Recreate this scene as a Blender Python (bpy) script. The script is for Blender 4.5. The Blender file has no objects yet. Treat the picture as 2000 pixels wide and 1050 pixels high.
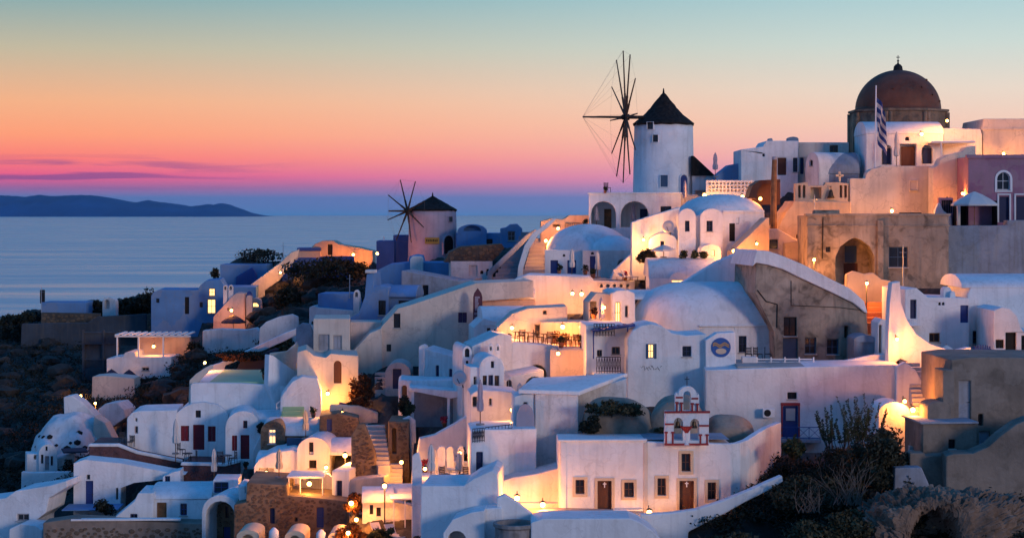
import bpy, bmesh, math, random
import numpy as np
from mathutils import Vector, Matrix, noise
from mathutils.geometry import tessellate_polygon
random.seed(7)
S = bpy.context.scene
C = S.collection
F, HY, CH = 3600.0, 417.0, 95.0          # focal length and horizon row of the photograph (2000 px wide), eye height above the sea

def lin(r, g, b):
    f = lambda c: ((c/255+.055)/1.055)**2.4 if c > 10 else c/255/12.92
    return (f(r), f(g), f(b), 1)

# ---------------------------------------------------------------- camera
cd = bpy.data.cameras.new('camera'); cam = bpy.data.objects.new('camera', cd); C.objects.link(cam)
cam.location = (0, 0, CH); cam.rotation_euler = (math.pi/2, 0, 0)
cd.sensor_width = 36; cd.lens = 36*F/2000; cd.shift_y = -(525-HY)/2000
cd.clip_start = 1; cd.clip_end = 300000
S.camera = cam

# ---------------------------------------------------------------- dusk sky
wd = bpy.data.worlds.new('World'); S.world = wd; wd.use_nodes = True
nt = wd.node_tree; N = nt.nodes; L = nt.links; N.clear()
def nd(t, **k):
    n = N.new(t)
    for a, v in k.items(): setattr(n, a, v)
    return n
def mth(op, a, b=None, clamp=False):
    n = nd('ShaderNodeMath', operation=op, use_clamp=clamp)
    for i, v in enumerate((a, b)):
        if v is None: continue
        if isinstance(v, (int, float)): n.inputs[i].default_value = v
        else: L.new(v, n.inputs[i])
    return n.outputs[0]
def ramp(fac, stops):
    n = nd('ShaderNodeValToRGB'); L.new(fac, n.inputs[0]); e = n.color_ramp.elements
    n.color_ramp.interpolation = 'EASE' if False else 'LINEAR'
    for i, (el, c) in enumerate(stops):
        p = math.sqrt(math.sin(math.radians(el)))
        s = e[i] if i < 2 else e.new(p)
        s.position = p; s.color = c
    return n.outputs[0]
def mixc(f, a, b):
    n = nd('ShaderNodeMix', data_type='RGBA'); L.new(f, n.inputs[0]) if not isinstance(f, float) else setattr(n.inputs[0], 'default_value', f)
    L.new(a, n.inputs[6])
    if isinstance(b, tuple): n.inputs[7].default_value = b
    else: L.new(b, n.inputs[7])
    return n.outputs[2]
tc = nd('ShaderNodeTexCoord'); sp = nd('ShaderNodeSeparateXYZ'); L.new(tc.outputs['Generated'], sp.inputs[0])
zz = mth('SQRT', mth('MAXIMUM', sp.outputs[2], 0.0))
ZEN = [(13, lin(96,148,178)), (28, lin(60,130,189)), (55, lin(35,113,191)), (90, lin(28,107,189))]
west_l = ramp(zz, [(0, lin(70,124,178)), (.5, lin(92,120,176)), (.8, lin(158,100,152)), (1.15, lin(232,92,134)), (1.7, lin(252,124,112)), (2.4, lin(252,156,114)), (3.4, lin(240,174,130)), (5.0, lin(190,180,154)), (6.8, lin(122,164,170))] + ZEN)
west_r = ramp(zz, [(0, lin(108,140,192)), (.5, lin(136,138,190)), (1.0, lin(208,154,184)), (1.8, lin(238,182,178)), (2.8, lin(240,202,182)), (3.8, lin(228,212,196)), (5.2, lin(198,212,206)), (6.8, lin(166,200,206))] + ZEN)
east = ramp(zz, [(0, lin(86,110,157)), (4, lin(99,124,169)), (10, lin(85,126,178)), (20, lin(63,126,185)), (40, lin(38,117,191)), (65, lin(30,110,191)), (90, lin(25,107,189))])
az = nd('ShaderNodeMapRange', interpolation_type='SMOOTHSTEP'); L.new(sp.outputs[0], az.inputs[0])
az.inputs[1].default_value = -.30; az.inputs[2].default_value = .30
we = mixc(az.outputs[0], west_l, west_r)
# thin dark streaks of cloud low over the sunset
mp = nd('ShaderNodeMapping'); mp.inputs['Scale'].default_value = (9, 9, 210); L.new(tc.outputs['Generated'], mp.inputs[0])
nz = nd('ShaderNodeTexNoise'); nz.inputs['Scale'].default_value = 1.0; nz.inputs['Detail'].default_value = 4; nz.inputs['Distortion'].default_value = .5; L.new(mp.outputs[0], nz.inputs[0])
cl = nd('ShaderNodeMapRange', interpolation_type='SMOOTHSTEP'); L.new(nz.outputs[0], cl.inputs[0]); cl.inputs[1].default_value = .47; cl.inputs[2].default_value = .62
band = nd('ShaderNodeMapRange', interpolation_type='SMOOTHSTEP'); L.new(mth('ABSOLUTE', mth('SUBTRACT', sp.outputs[2], .021)), band.inputs[0])
band.inputs[1].default_value = .012; band.inputs[2].default_value = .003; band.inputs[3].default_value = 0; band.inputs[4].default_value = 1
lft = nd('ShaderNodeMapRange', interpolation_type='SMOOTHSTEP'); L.new(sp.outputs[0], lft.inputs[0]); lft.inputs[1].default_value = -.09; lft.inputs[2].default_value = -.22
we = mixc(mth('MULTIPLY', mth('MULTIPLY', cl.outputs[0], mth('MULTIPLY', band.outputs[0], lft.outputs[0])), .75), we, lin(128, 78, 138))
ea = nd('ShaderNodeMapRange', interpolation_type='SMOOTHSTEP'); L.new(sp.outputs[1], ea.inputs[0]); ea.inputs[1].default_value = .75; ea.inputs[2].default_value = -.45
sky = mixc(ea.outputs[0], we, east)
bg = nd('ShaderNodeBackground'); L.new(sky, bg.inputs[0]); bg.inputs[1].default_value = 1.0
wo = nd('ShaderNodeOutputWorld'); L.new(bg.outputs[0], wo.inputs[0])

# the last soft light from the eastern sky, behind the camera and to its right
sl = bpy.data.lights.new('sun', 'SUN'); so = bpy.data.objects.new('sun', sl); C.objects.link(so)
sl.energy = .85; sl.angle = math.radians(10); sl.color = (1, .80, .74)
_d = Vector((-.62, .76, -.17)).normalized()      # the way the light travels
so.rotation_euler = _d.to_track_quat('-Z', 'Y').to_euler()
S.view_settings.view_transform = 'Standard'; S.view_settings.look = 'None'
S.view_settings.exposure = 0.14; S.view_settings.gamma = 1
S.cycles.use_denoising = True
S.cycles.max_bounces = 6; S.cycles.diffuse_bounces = 3; S.cycles.glossy_bounces = 3; S.cycles.transmission_bounces = 4
S.cycles.volume_bounces = 0; S.cycles.sample_clamp_indirect = 4

# ---------------------------------------------------------------- materials
M = {}
def mat(name, col, rough=.85, var=.12, stain=0., scale=1., bump=.25, bscale=14, metal=0, col2=None, streak=0., patch=0.):
    m = bpy.data.materials.new(name); m.use_nodes = True; t = m.node_tree; b = t.nodes['Principled BSDF']
    b.inputs['Roughness'].default_value = rough; b.inputs['Metallic'].default_value = metal
    b.inputs['Specular IOR Level'].default_value = .25
    g = t.nodes.new('ShaderNodeNewGeometry')
    def noise(sc, det=5, vec=None, dist=0):
        n = t.nodes.new('ShaderNodeTexNoise'); n.inputs['Scale'].default_value = sc; n.inputs['Detail'].default_value = det
        n.inputs['Distortion'].default_value = dist; t.links.new(vec or g.outputs['Position'], n.inputs[0]); return n.outputs[0]
    def mr(v, a, c, lo, hi):
        n = t.nodes.new('ShaderNodeMapRange'); t.links.new(v, n.inputs[0])
        for i, q in enumerate((a, c, lo, hi)): n.inputs[i+1].default_value = q
        return n.outputs[0]
    def mx(f, a, c, bt='MIX'):
        n = t.nodes.new('ShaderNodeMix'); n.data_type = 'RGBA'; n.blend_type = bt
        for i, q in ((0, f), (6, a), (7, c)):
            if isinstance(q, (tuple, list, float, int)): n.inputs[i].default_value = q
            else: t.links.new(q, n.inputs[i])
        return n.outputs[2]
    c1 = (*col[:3], 1); c2 = (*(col2 or [q*(1-var*2.2) for q in col[:3]]), 1)
    out = mx(mr(noise(.55*scale), .35, .7, 0, 1), c1, c2)
    out = mx(mr(noise(4.5*scale, 6), .45, .75, 0, .8), out, tuple(q*(1-var) for q in c1[:3])+(1,))
    if stain:
        out = mx(mr(noise(1.1*scale, 8, dist=1.2), .50, .66, 0, stain), out, (.085, .07, .055, 1))
        out = mx(mr(noise(.35*scale, 6, dist=.6), .48, .68, 0, stain*.8), out, tuple(min(1, q*1.5) for q in c1[:3])+(1,))
    if streak:
        mpn = t.nodes.new('ShaderNodeMapping'); mpn.inputs['Scale'].default_value = (2.6, 2.6, .22); t.links.new(g.outputs['Position'], mpn.inputs[0])
        out = mx(mr(noise(1.0, 5, mpn.outputs[0], .4), .50, .74, 0, streak), out, (.16, .13, .10, 1))
    if patch:      # limewash patches and hairline cracks
        wv = t.nodes.new('ShaderNodeVectorMath'); wv.operation = 'MULTIPLY_ADD'; nn = t.nodes.new('ShaderNodeTexNoise'); nn.inputs['Scale'].default_value = 1.3; t.links.new(g.outputs['Position'], nn.inputs[0])
        t.links.new(nn.outputs[1], wv.inputs[0]); wv.inputs[1].default_value = (1.6, 1.6, 1.6); t.links.new(g.outputs['Position'], wv.inputs[2])
        vo = t.nodes.new('ShaderNodeTexVoronoi'); vo.inputs['Scale'].default_value = .55; t.links.new(wv.outputs[0], vo.inputs['Vector']); sc = t.nodes.new('ShaderNodeSeparateColor'); t.links.new(vo.outputs['Color'], sc.inputs[0])
        out = mx(mr(sc.outputs[0], .55, .95, 0, patch), out, (.42, .36, .31, 1))
        ve = t.nodes.new('ShaderNodeTexVoronoi'); ve.feature = 'DISTANCE_TO_EDGE'; ve.inputs['Scale'].default_value = .33; t.links.new(wv.outputs[0], ve.inputs['Vector'])
        out = mx(mr(ve.outputs[0], .006, .016, patch*1.0, 0), out, (.22, .19, .17, 1))
    t.links.new(out, b.inputs['Base Color'])
    if bump:
        bn = t.nodes.new('ShaderNodeBump'); bn.inputs['Strength'].default_value = bump; bn.inputs['Distance'].default_value = .05
        t.links.new(noise(bscale*.35, 7), bn.inputs['Height']); t.links.new(bn.outputs[0], b.inputs['Normal'])
    M[name] = m; return m
def emit(name, col, s):
    m = bpy.data.materials.new(name); m.use_nodes = True; b = m.node_tree.nodes['Principled BSDF']
    b.inputs['Base Color'].default_value = (*col, 1); b.inputs['Emission Color'].default_value = (*col, 1); b.inputs['Emission Strength'].default_value = s
    M[name] = m
mat('white', (.82,.81,.80), var=.08, bump=.5, streak=.2, patch=0.13)
mat('white2', (.77,.74,.72), var=.1, bump=.5, streak=.28, patch=0.18)
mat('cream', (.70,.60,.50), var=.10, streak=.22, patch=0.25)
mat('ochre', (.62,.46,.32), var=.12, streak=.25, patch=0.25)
mat('pinkish', (.66,.50,.44), var=.10, streak=.22, patch=0.25)
mat('pinkmill', (.62,.43,.47), var=.10, streak=.25, patch=.2)
mat('mauve', (.36,.17,.25), var=.14, streak=.25, patch=0.2)
mat('blueshade', (.13,.28,.52), var=.10, streak=.15, patch=0.2)  # blue plaster, darkened so its colour carries the shade of the dim left side
mat('deepblueshade', (.04,.10,.32), var=.12, streak=.1)  # deeper blue, the same left side shade put into the wall colour
mat('tan', (.36,.29,.22), var=.2, stain=.8, streak=.65, bump=.6, patch=0.2)
mat('grey', (.30,.28,.27), var=.18, stain=.55, streak=.5, bump=.5)
mat('greyblue', (.34,.36,.42), var=.14, stain=.2, streak=.4, bump=.4, patch=0.3)
mat('brownwall', (.27,.21,.165), var=.2, stain=.4, streak=.4, bump=.6, patch=0.16)
mat('pool', (.32,.50,.30), var=.05)
mat('paving', (.42,.38,.34), var=.15, stain=.25)
mat('step', (.50,.46,.42), var=.12, stain=.15)
mat('stepdark', (.30,.30,.33), var=.12)
mat('mortar', (.24,.175,.115), var=.25, stain=.3)
mat('stone', (.17,.12,.08), var=.35, scale=3, bump=.6, col2=(.085,.062,.045))
mat('stonered', (.17,.085,.085), var=.3, scale=3, bump=.6, col2=(.10,.055,.06))
mat('stonedark', (.10,.085,.07), var=.35, scale=3, bump=.6, col2=(.05,.045,.04))
mat('rockbeige', (.36,.28,.21), var=.2, stain=.35, bump=.8)
mat('rock', (.22,.17,.125), var=.3, stain=.6, bump=1.0, scale=1)
mat('rockwhite', (.25,.17,.125), var=.3, stain=.75, bump=1.0)
mat('thatch', (.028,.021,.017), var=.4, scale=6, bump=1.0, bscale=60)
mat('domered', (.20,.068,.036), var=.25, scale=1.2, rough=.6, stain=.35)
mat('drum', (.34,.22,.14), var=.3, stain=.8, streak=.5, bump=.7)
mat('blue', (.03,.06,.22), rough=.5, var=.1); mat('blue2', (.05,.10,.17), rough=.5, var=.1)
mat('navy', (.02,.03,.09), rough=.5, var=.1)
mat('red', (.20,.018,.03), rough=.5, var=.1); mat('trimred', (.30,.04,.045), rough=.7, var=.12)
mat('brown', (.11,.045,.028), rough=.6, var=.15); mat('wood', (.26,.13,.06), rough=.7, var=.25, scale=4)
mat('purple', (.10,.05,.12), rough=.6, var=.1)
mat('dark', (.018,.016,.016), rough=.7, var=.2); mat('iron', (.03,.03,.04), rough=.5, var=.2)
mat('paint', (.78,.78,.78), rough=.5, var=.05, bump=.1); mat('beige', (.62,.50,.36), var=.1)
mat('canvas', (.66,.62,.58), rough=.9, var=.1); mat('canvasdark', (.05,.045,.07), rough=.9, var=.1)
mat('canvaslilac', (.42,.36,.42), rough=.9, var=.1)
mat('terracotta', (.38,.15,.08), var=.15); mat('metal', (.5,.52,.55), rough=.35, metal=.6, var=.08)
mat('bronze', (.10,.07,.045), rough=.45, metal=.7, var=.2)
mat('slate', (.06,.075,.095), var=.2, stain=.3, streak=.3)
mat('leaf', (.07,.085,.035), rough=.7, var=.4, scale=5, bump=0); mat('leafdark', (.034,.038,.024), rough=.8, var=.4, scale=5, bump=0)
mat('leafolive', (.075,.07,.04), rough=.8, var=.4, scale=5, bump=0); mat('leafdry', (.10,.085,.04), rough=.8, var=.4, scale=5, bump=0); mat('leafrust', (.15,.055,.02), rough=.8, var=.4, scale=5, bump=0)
mat('bark', (.09,.065,.05), var=.3); mat('flower', (.45,.05,.08), var=.2, bump=0)
mat('logoblue', (.04,.12,.35), var=.1); mat('logogold', (.5,.3,.1), var=.1); mat('ropecol', (.3,.24,.22), var=.1, bump=0)
mat('signred', (.11,.035,.05), rough=.6, var=.1); mat('signgold', (.5,.28,.06), rough=.6, var=.15)
emit('lit', (1, .55, .20), 2.2); emit('bulb', (1, .50, .13), 16.0); emit('litdim', (1, .45, .14), .9)
m = bpy.data.materials.new('glass'); m.use_nodes = True; b = m.node_tree.nodes['Principled BSDF']
b.inputs['Base Color'].default_value = (.016, .018, .022, 1); b.inputs['Roughness'].default_value = .12; M['glass'] = m

# ---------------------------------------------------------------- ground model: distance of the hillside seen at each pixel
GX = np.array([-400, 0, 250, 500, 750, 1000, 1250, 1500, 1750, 2000, 2400.])
GY = np.array([300, 400, 500, 600, 700, 800, 900, 1000, 1100, 1300.])
GD = np.array([[305,295,277,248,212,184,164,149,139,124],
 [300,290,272,240,205,178,160,145,135,120],
 [290,280,262,232,195,165,150,140,130,115],
 [280,265,240,205,170,150,140,130,121,108],
 [265,240,212,172,152,142,132,123,114,102],
 [240,215,182,156,142,132,123,114,106,94],
 [205,182,163,147,137,128,121,115,107,95],
 [188,172,158,146,137,129,122,113,104,92],
 [182,168,156,145,136,127,119,110,102,90],
 [178,165,153,143,134,124,115,107,99,88],
 [175,163,151,141,132,122,113,105,97,86.]])
def G(px, py):
    px = min(max(px, GX[0]), GX[-1]); py = min(max(py, GY[0]), GY[-1])
    i = min(int(np.searchsorted(GX, px, 'right'))-1, len(GX)-2); j = min(int(np.searchsorted(GY, py, 'right'))-1, len(GY)-2)
    a = (px-GX[i])/(GX[i+1]-GX[i]); c = (py-GY[j])/(GY[j+1]-GY[j])
    return float((GD[i,j]*(1-a)+GD[i+1,j]*a)*(1-c)+(GD[i,j+1]*(1-a)+GD[i+1,j+1]*a)*c)
def PT(px, py, D): return Vector(((px-1000)/F*D, D, CH+(HY-py)/F*D))
SIGHT = []     # base lines that the slope in front must not hide
FOOT = []      # footprints under which the hillside is cut away
# ---------------------------------------------------------------- builders
def tag(o, label, cat, grp=None, kind=None):
    if label: o['label'] = label
    if cat: o['category'] = cat
    if grp: o['group'] = grp
    if kind: o['kind'] = kind
    elif cat: o['kind'] = 'thing'
    return o
def obj(name, bm, m, parent=None, smooth=False, bev=0):
    me = bpy.data.meshes.new(name)
    if isinstance(bm, bmesh.types.BMesh):
        bmesh.ops.recalc_face_normals(bm, faces=bm.faces[:]); bm.to_mesh(me); bm.free()
    else: me.from_pydata(*bm)
    if smooth: me.polygons.foreach_set('use_smooth', [True]*len(me.polygons))
    me.materials.append(M[m]); o = bpy.data.objects.new(name, me); C.objects.link(o)
    if parent: o.parent = parent
    if bev:
        b = o.modifiers.new('bevel', 'BEVEL'); b.width = bev; b.segments = 2; b.limit_method = 'ANGLE'; b.angle_limit = math.radians(35)
    return o
def box(bm, x0, x1, y0, y1, z0, z1, mtx=None):
    v = [bm.verts.new((x, y, z)) for x in (x0, x1) for y in (y0, y1) for z in (z0, z1)]
    for f in ((0,1,3,2),(4,6,7,5),(0,4,5,1),(2,3,7,6),(0,2,6,4),(1,5,7,3)): bm.faces.new([v[i] for i in f])
    if mtx: bmesh.ops.transform(bm, matrix=mtx, verts=v)
def tube(bm, a, b, r0, r1=None, n=6):
    a, b = Vector(a), Vector(b); r1 = r0 if r1 is None else r1; d = b-a
    q = d.to_track_quat('Z', 'Y')
    R = [[bm.verts.new(p+q@Vector((r*math.cos(t*2*math.pi/n), r*math.sin(t*2*math.pi/n), 0))) for t in range(n)] for p, r in ((a, r0), (b, r1))]
    for i in range(n): bm.faces.new((R[0][i], R[0][(i+1) % n], R[1][(i+1) % n], R[1][i]))
    bm.faces.new(R[0][::-1]); bm.faces.new(R[1])
def lathe(bm, prof, n=24, a0=0, a1=2*math.pi, c=(0, 0, 0), sx=1, sy=1):
    full = a1-a0 > 6.28; k = n if full else n+1; rings = []
    for r, z in prof:
        if r < 1e-5: rings.append([bm.verts.new((c[0], c[1], c[2]+z))]*k); continue
        rings.append([bm.verts.new((c[0]+sx*r*math.cos(a0+(a1-a0)*i/n), c[1]+sy*r*math.sin(a0+(a1-a0)*i/n), c[2]+z)) for i in range(k)])
    for p, q in zip(rings, rings[1:]):
        for i in range(n):
            j = (i+1) % k; f = []
            for v in (p[i], p[j], q[j], q[i]):
                if v not in f: f.append(v)
            if len(f) > 2: bm.faces.new(f)
def inpoly(p, poly):
    r = False; x, y = p
    for (x0, y0), (x1, y1) in zip(poly, poly[1:]+poly[:1]):
        if (y0 > y) != (y1 > y) and x < (x1-x0)*(y-y0)/(y1-y0)+x0: r = not r
    return r
def prism(poly, y0, dep, holes=(), wob=0):
    """outline (u,z) extruded back by dep; each hole (outline, reveal, closed) is a real recess in the front"""
    bm = bmesh.new(); loops = [poly]+[h[0] for h in holes]; fl = []; V = []
    for lp in loops:
        vs = [bm.verts.new((u, y0, z)) for u, z in lp]; V.append(vs); fl += vs
    for t in tessellate_polygon([[Vector((u, z, 0)) for u, z in lp] for lp in loops]):
        if len({*t}) == 3:
            try: bm.faces.new([fl[i] for i in t])
            except ValueError: pass
    bk = [bm.verts.new((u, y0+dep, z)) for u, z in poly]; n = len(poly)
    for i in range(n): bm.faces.new((V[0][i], V[0][(i+1) % n], bk[(i+1) % n], bk[i]))
    QS = [[bm.verts.new((u, y0+h[1], z)) for u, z in h[0]] for h in holes]
    th = [i for i, h in enumerate(holes) if len(h) > 2 and not h[2]]        # holes that go right through
    if th:
        fb = bk+[v for i in th for v in QS[i]]
        for t in tessellate_polygon([[Vector((u, z, 0)) for u, z in lp] for lp in [poly]+[holes[i][0] for i in th]]):
            if len({*t}) == 3:
                try: bm.faces.new([fb[i] for i in t])
                except ValueError: pass
    else: bm.faces.new(bk)
    for vs, h, q in zip(V[1:], holes, QS):
        n = len(q)
        for i in range(n): bm.faces.new((vs[i], vs[(i+1) % n], q[(i+1) % n], q[i]))
        if len(h) < 3 or h[2]: bm.faces.new(q)
    return bm
def parse(s):
    P = []
    for t in s.split():
        if ':' in t:
            k, a = t.split(':'); a = [float(q) for q in a.split(',')]
            if k == 'r': x0, x1, yt, yb = a; P += [(x0, yb), (x0, yt), (x1, yt), (x1, yb)]
            elif k == 'v':
                x0, x1, ys, yt, yb = a; P += [(x0, yb)]+arc(x0, x1, ys, yt)+[(x1, yb)]
            elif k == 'a': P += arc(*a)
        else: x, y = t.split(','); P.append((float(x), float(y)))
    return P
def arc(x0, x1, ys, yt, n=12):
    return [((x0+x1)/2-(x1-x0)/2*math.cos(math.pi*i/n), ys-(ys-yt)*math.sin(math.pi*i/n)) for i in range(n+1)]

class T:
    """a thing standing on a vertical plane through (px, base) that is turned by yaw about the vertical"""
    def __init__(s, name, label, cat, px, by, D=None, yaw=0, grp=None, root=None):
        s.px, s.by, s.D, s.a = px, by, D or G(px, by), math.radians(yaw); s.X0 = (px-1000)/F*s.D
        s.z0 = (HY-by)/F*s.D; s.m = s.D/F; s.name = name
        s.root = root or bpy.data.objects.new(name, None)
        if not root: C.objects.link(s.root)
        s.place(s.root); tag(s.root, label, cat, grp)
    def place(s, o): o.location = (s.X0, s.D, CH+s.z0); o.rotation_euler = (0, 0, s.a)
    def uv(s, px, py, y=0.):
        c, n = math.cos(s.a), math.sin(s.a); ox, oy = s.X0-n*y, s.D+c*y; t = (px-1000)/F
        u = (t*oy-ox)/(c-t*n); Y = oy+n*u
        return (u, (HY-py)/F*Y-s.z0)
    def poly(s, st, y=0.): return [s.uv(x, yy, y) for x, yy in (parse(st) if isinstance(st, str) else st)]
    def foot(s, u0, u1, y0, y1, z):
        c, n = math.cos(s.a), math.sin(s.a)
        FOOT.append(([(s.X0+c*u-n*y, s.D+n*u+c*y) for u, y in ((u0-.3, y0+.15), (u1+.3, y0+.15), (u1+.3, y1+.5), (u0-.3, y1+.5))], CH+s.z0+z))
    def add(s, st, dep=5., ops=(), m='white', y=0., part='wall', skirt=3.0, bev=.07, parent=None, foot=True, smooth=False):
        P = s.poly(st, y); zb = min(z for u, z in P)
        Q = [(u, z-skirt if z < zb+.35 else z) for u, z in P]
        holes = []; todo = []
        for o in ops:
            k, x0, x1, y0, y1 = o[:5]; col = o[5] if len(o) > 5 else None
            pts = [(x0, y1)]+(arc(x0, x1, min(y0+(x1-x0)/2, y1-1), y0, 8) if 'a' in k else [(x0, y0), (x1, y0)])+[(x1, y1)]
            if 'p' in k: xm = (x0+x1)/2; w = (x1-x0)/2; ys = y0+w*1.0; pts = [(x0, y1), (x0, ys), (x0+w*.25, ys-w*.55), (xm-w*.3, y0+w*.12), (xm, y0), (xm+w*.3, y0+w*.12), (x1-w*.25, ys-w*.55), (x1, ys), (x1, y1)]
            h = s.poly(pts, y)
            if not all(inpoly(q, Q) for q in h): print('HOLE OUTSIDE', s.name, o)
            rv = {'h': .9, 'c': 3.0}.get(k[0], .24); holes.append((h, min(rv, dep*.8))); todo.append((k, h, col, rv))
        o = obj(part, prism(Q, y, dep, holes), m, parent or s.root, smooth=smooth, bev=bev)
        for k, h, col, rv in todo: s.opening(k, h, col, y+.24, y)
        us = [u for u, z in P]
        if foot: SIGHT.append((s, [x for x, _ in (parse(st) if isinstance(st, str) else st)], max(q for _, q in (parse(st) if isinstance(st, str) else st))))
        if foot and dep > .8: s.foot(min(us), max(us), y, y+dep, zb)
        return o
    def opening(s, k, h, col, y, yf):
        us = [u for u, z in h]; zs = [z for u, z in h]; u0, u1, z0, z1 = min(us), max(us), min(zs), max(zs); w, hh = u1-u0, z1-z0
        cu, cz = (u0+u1)/2, (z0+z1)/2
        sc = lambda f, q=h: [(cu+(u-cu)*(1-2*f/w), cz+(z-cz)*(1-2*f/hh)) for u, z in q]
        e = min(.07, w*.12)
        if k[0] in 'wl':
            f = obj('window', prism(h, y-.07, .069, [(sc(e), .069, False)]), col or 'navy', s.root)
            if w > .35:
                bm = bmesh.new(); t = .022
                box(bm, cu-t, cu+t, y-.055, y-.012, z0+e*.9, z1-e*.9)
                if hh > .7: box(bm, u0+e*.9, u1-e*.9, y-.05, y-.016, cz-t, cz+t)
                obj('mullion', bm, col or 'navy', f)
            if w > .42 and 't' not in k:
                bm = bmesh.new(); box(bm, u0-.07, u1+.07, yf-.09, y-.075, z0-.075, z0+.012); obj('sill', bm, 'step', f, bev=.015)
            obj('pane', prism(sc(e*.5), y-.01, .008), 'lit' if k[0] == 'l' else 'glass', f)
        elif k[0] == 'd':
            d = obj('door', prism(h, y-.06, .058, [(sc(e*1.3, [(u0, cz), (u0, z1 if 'a' not in k else z1-.2*w), (u1, z1 if 'a' not in k else z1-.2*w), (u1, cz)]) if False else [(u0+e*1.6, cz+.06), (u0+e*1.6, z1-e*2-(w*.3 if 'a' in k else 0)), (u1-e*1.6, z1-e*2-(w*.3 if 'a' in k else 0)), (u1-e*1.6, cz+.06)], .03), ([(u0+e*1.6, z0+e*2), (u0+e*1.6, cz-.06), (u1-e*1.6, cz-.06), (u1-e*1.6, z0+e*2)], .03)]), col or 'brown', s.root)
            bm = bmesh.new(); tube(bm, (u1-e*.8, y-.06, cz-.05), (u1-e*.8, y-.12, cz-.05), .03); tube(bm, (u1-e*.8, y-.12, cz-.05), (u1-e*2.2, y-.12, cz-.05), .02)
            obj('handle', bm, 'bronze', d)
        elif k[0] == 's':     # shuttered window: closed leaves
            for sg in (0, 1):
                a, b = (u0+.01, cu-.012) if not sg else (cu+.012, u1-.01)
                bm = bmesh.new(); box(bm, a, b, y-.06, y-.02, z0+.01, z1-.01)
                for i in range(5): q = z0+hh*(i+.7)/6; box(bm, a+.04, b-.04, y-.08, y-.06, q, q+hh*.08)
                obj('shutter', bm, col or 'blue', s.root)
        if 't' in k:          # raised surround
            g = .17; o = [(u0-g, z0-g if k[0] != 'd' else z0), (u0-g, z1+g), (u1+g, z1+g), (u1+g, z0-g if k[0] != 'd' else z0)]
            i_ = [(u0-.003, z0-.003 if k[0] != 'd' else z0+.003), (u0-.003, z1+.003), (u1+.003, z1+.003), (u1+.003, z0-.003 if k[0] != 'd' else z0+.003)]
            obj('surround', prism(o, yf-.06, .07, [(i_, .07, False)]), 'beige', s.root)
    def vault(s, x0, x1, ye, yt, dep, m='white', y=0., part='roof', n=14, over=.05, tilt=0.):
        """barrel roof with its axis along the facade"""
        (u0, ze), (u1, _) = s.uv(x0, ye, y), s.uv(x1, ye, y); zt = s.uv((x0+x1)/2, yt, y+dep*.5)[1]
        bm = bmesh.new(); R = []
        for u in (u0-over, u1+over):
            R.append([bm.verts.new((u, y+dep/2-(dep/2+over)*math.cos(math.pi*i/n), ze+(zt-ze)*math.sin(math.pi*i/n)+tilt*(u-u0)/(u1-u0))) for i in range(n+1)])
        for i in range(n): bm.faces.new((R[0][i], R[0][i+1], R[1][i+1], R[1][i]))
        bm.faces.new(R[0]); bm.faces.new(R[1]); bm.faces.new((R[0][0], R[1][0], R[1][-1], R[0][-1]))
        o = obj(part, bm, m, s.root, smooth=False)
        md = o.modifiers.new('bevel', 'BEVEL'); md.width = .05; md.segments = 2; md.angle_limit = math.radians(50)
        for p in o.data.polygons: p.use_smooth = len(p.vertices) == 4 and abs(p.normal.x) < .5 and p.normal.z > .01
        s.foot(u0, u1, y, y+dep, 0) if False else None
        return o
    def dome(s, xc, rx, yb, yt, y=0., ry=None, m='white', part='dome', n=28):
        u, zb = s.uv(xc, yb, y); zt = s.uv(xc, yt, y)[1]; r = rx*s.m
        bm = bmesh.new(); lathe(bm, [(math.cos(t*math.pi/20), (zt-zb)*math.sin(t*math.pi/20)) for t in range(10)]+[(0, zt-zb)], n, c=(u, y, zb), sx=r, sy=ry or r)
        lathe(bm, [(1, 0), (1, -.8)], n, c=(u, y, zb), sx=r, sy=ry or r)
        return obj(part, bm, m, s.root, smooth=True)
    def slab(s, part, x0, x1, yt, yb, y, dep, m, bev=.03, parent=None):
        u0, z0 = s.uv(x0, yb, y); u1, z1 = s.uv(x1, yt, y); bm = bmesh.new(); box(bm, u0, u1, y, y+dep, z0, z1); return obj(part, bm, m, parent or s.root, bev=bev)
    def stones(s, st, size=.34, m='stone', y=0., holes=(), part='stones', parent=None):
        P = s.poly(st, y); HO = [s.poly(h, y) for h in holes]; us = [u for u, z in P]; zs = [z for u, z in P]; V, Fa = [], []
        area = (max(us)-min(us))*(max(zs)-min(zs)); pts = []; cell = {}
        for _ in range(int(area/size**2*7)):                 # irregular rubble: dart throwing with uneven sizes
            c = (random.uniform(min(us), max(us)), random.uniform(min(zs), max(zs))); r = size*random.choice((.26, .34, .42, .5)); k = (int(c[0]//size), int(c[1]//size))
            if any((c[0]-p[0])**2+((c[1]-p[1])*1.25)**2 < (r+p[2])**2*.92 for a in (-1, 0, 1) for b_ in (-1, 0, 1) for p in cell.get((k[0]+a, k[1]+b_), ())): continue
            if not (inpoly(c, P) and inpoly((c[0]-r*.8, c[1]), P) and inpoly((c[0]+r*.8, c[1]+r*.6), P)) or any(inpoly((c[0]+a*r, c[1]+b_*r), h) for h in HO for a in (-1, 0, 1) for b_ in (-1, 0, 1)): continue
            cell.setdefault(k, []).append((c[0], c[1], r)); k = len(V); pr = random.uniform(.02, .07); n = 7; ph = random.random()*6; rr = [random.uniform(.82, 1.15) for _ in range(n)]
            for sc, dy in ((1.0, .03), (.78, -pr)):
                for i in range(n): t = i*2*math.pi/n+ph; V.append((c[0]+r*1.12*sc*rr[i]*math.cos(t), y+dy, c[1]+r*.86*sc*rr[i]*math.sin(t)))
            for i in range(n): Fa.append((k+i, k+(i+1) % n, k+n+(i+1) % n, k+n+i))
            Fa.append(tuple(range(k+n, k+2*n)))
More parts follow.
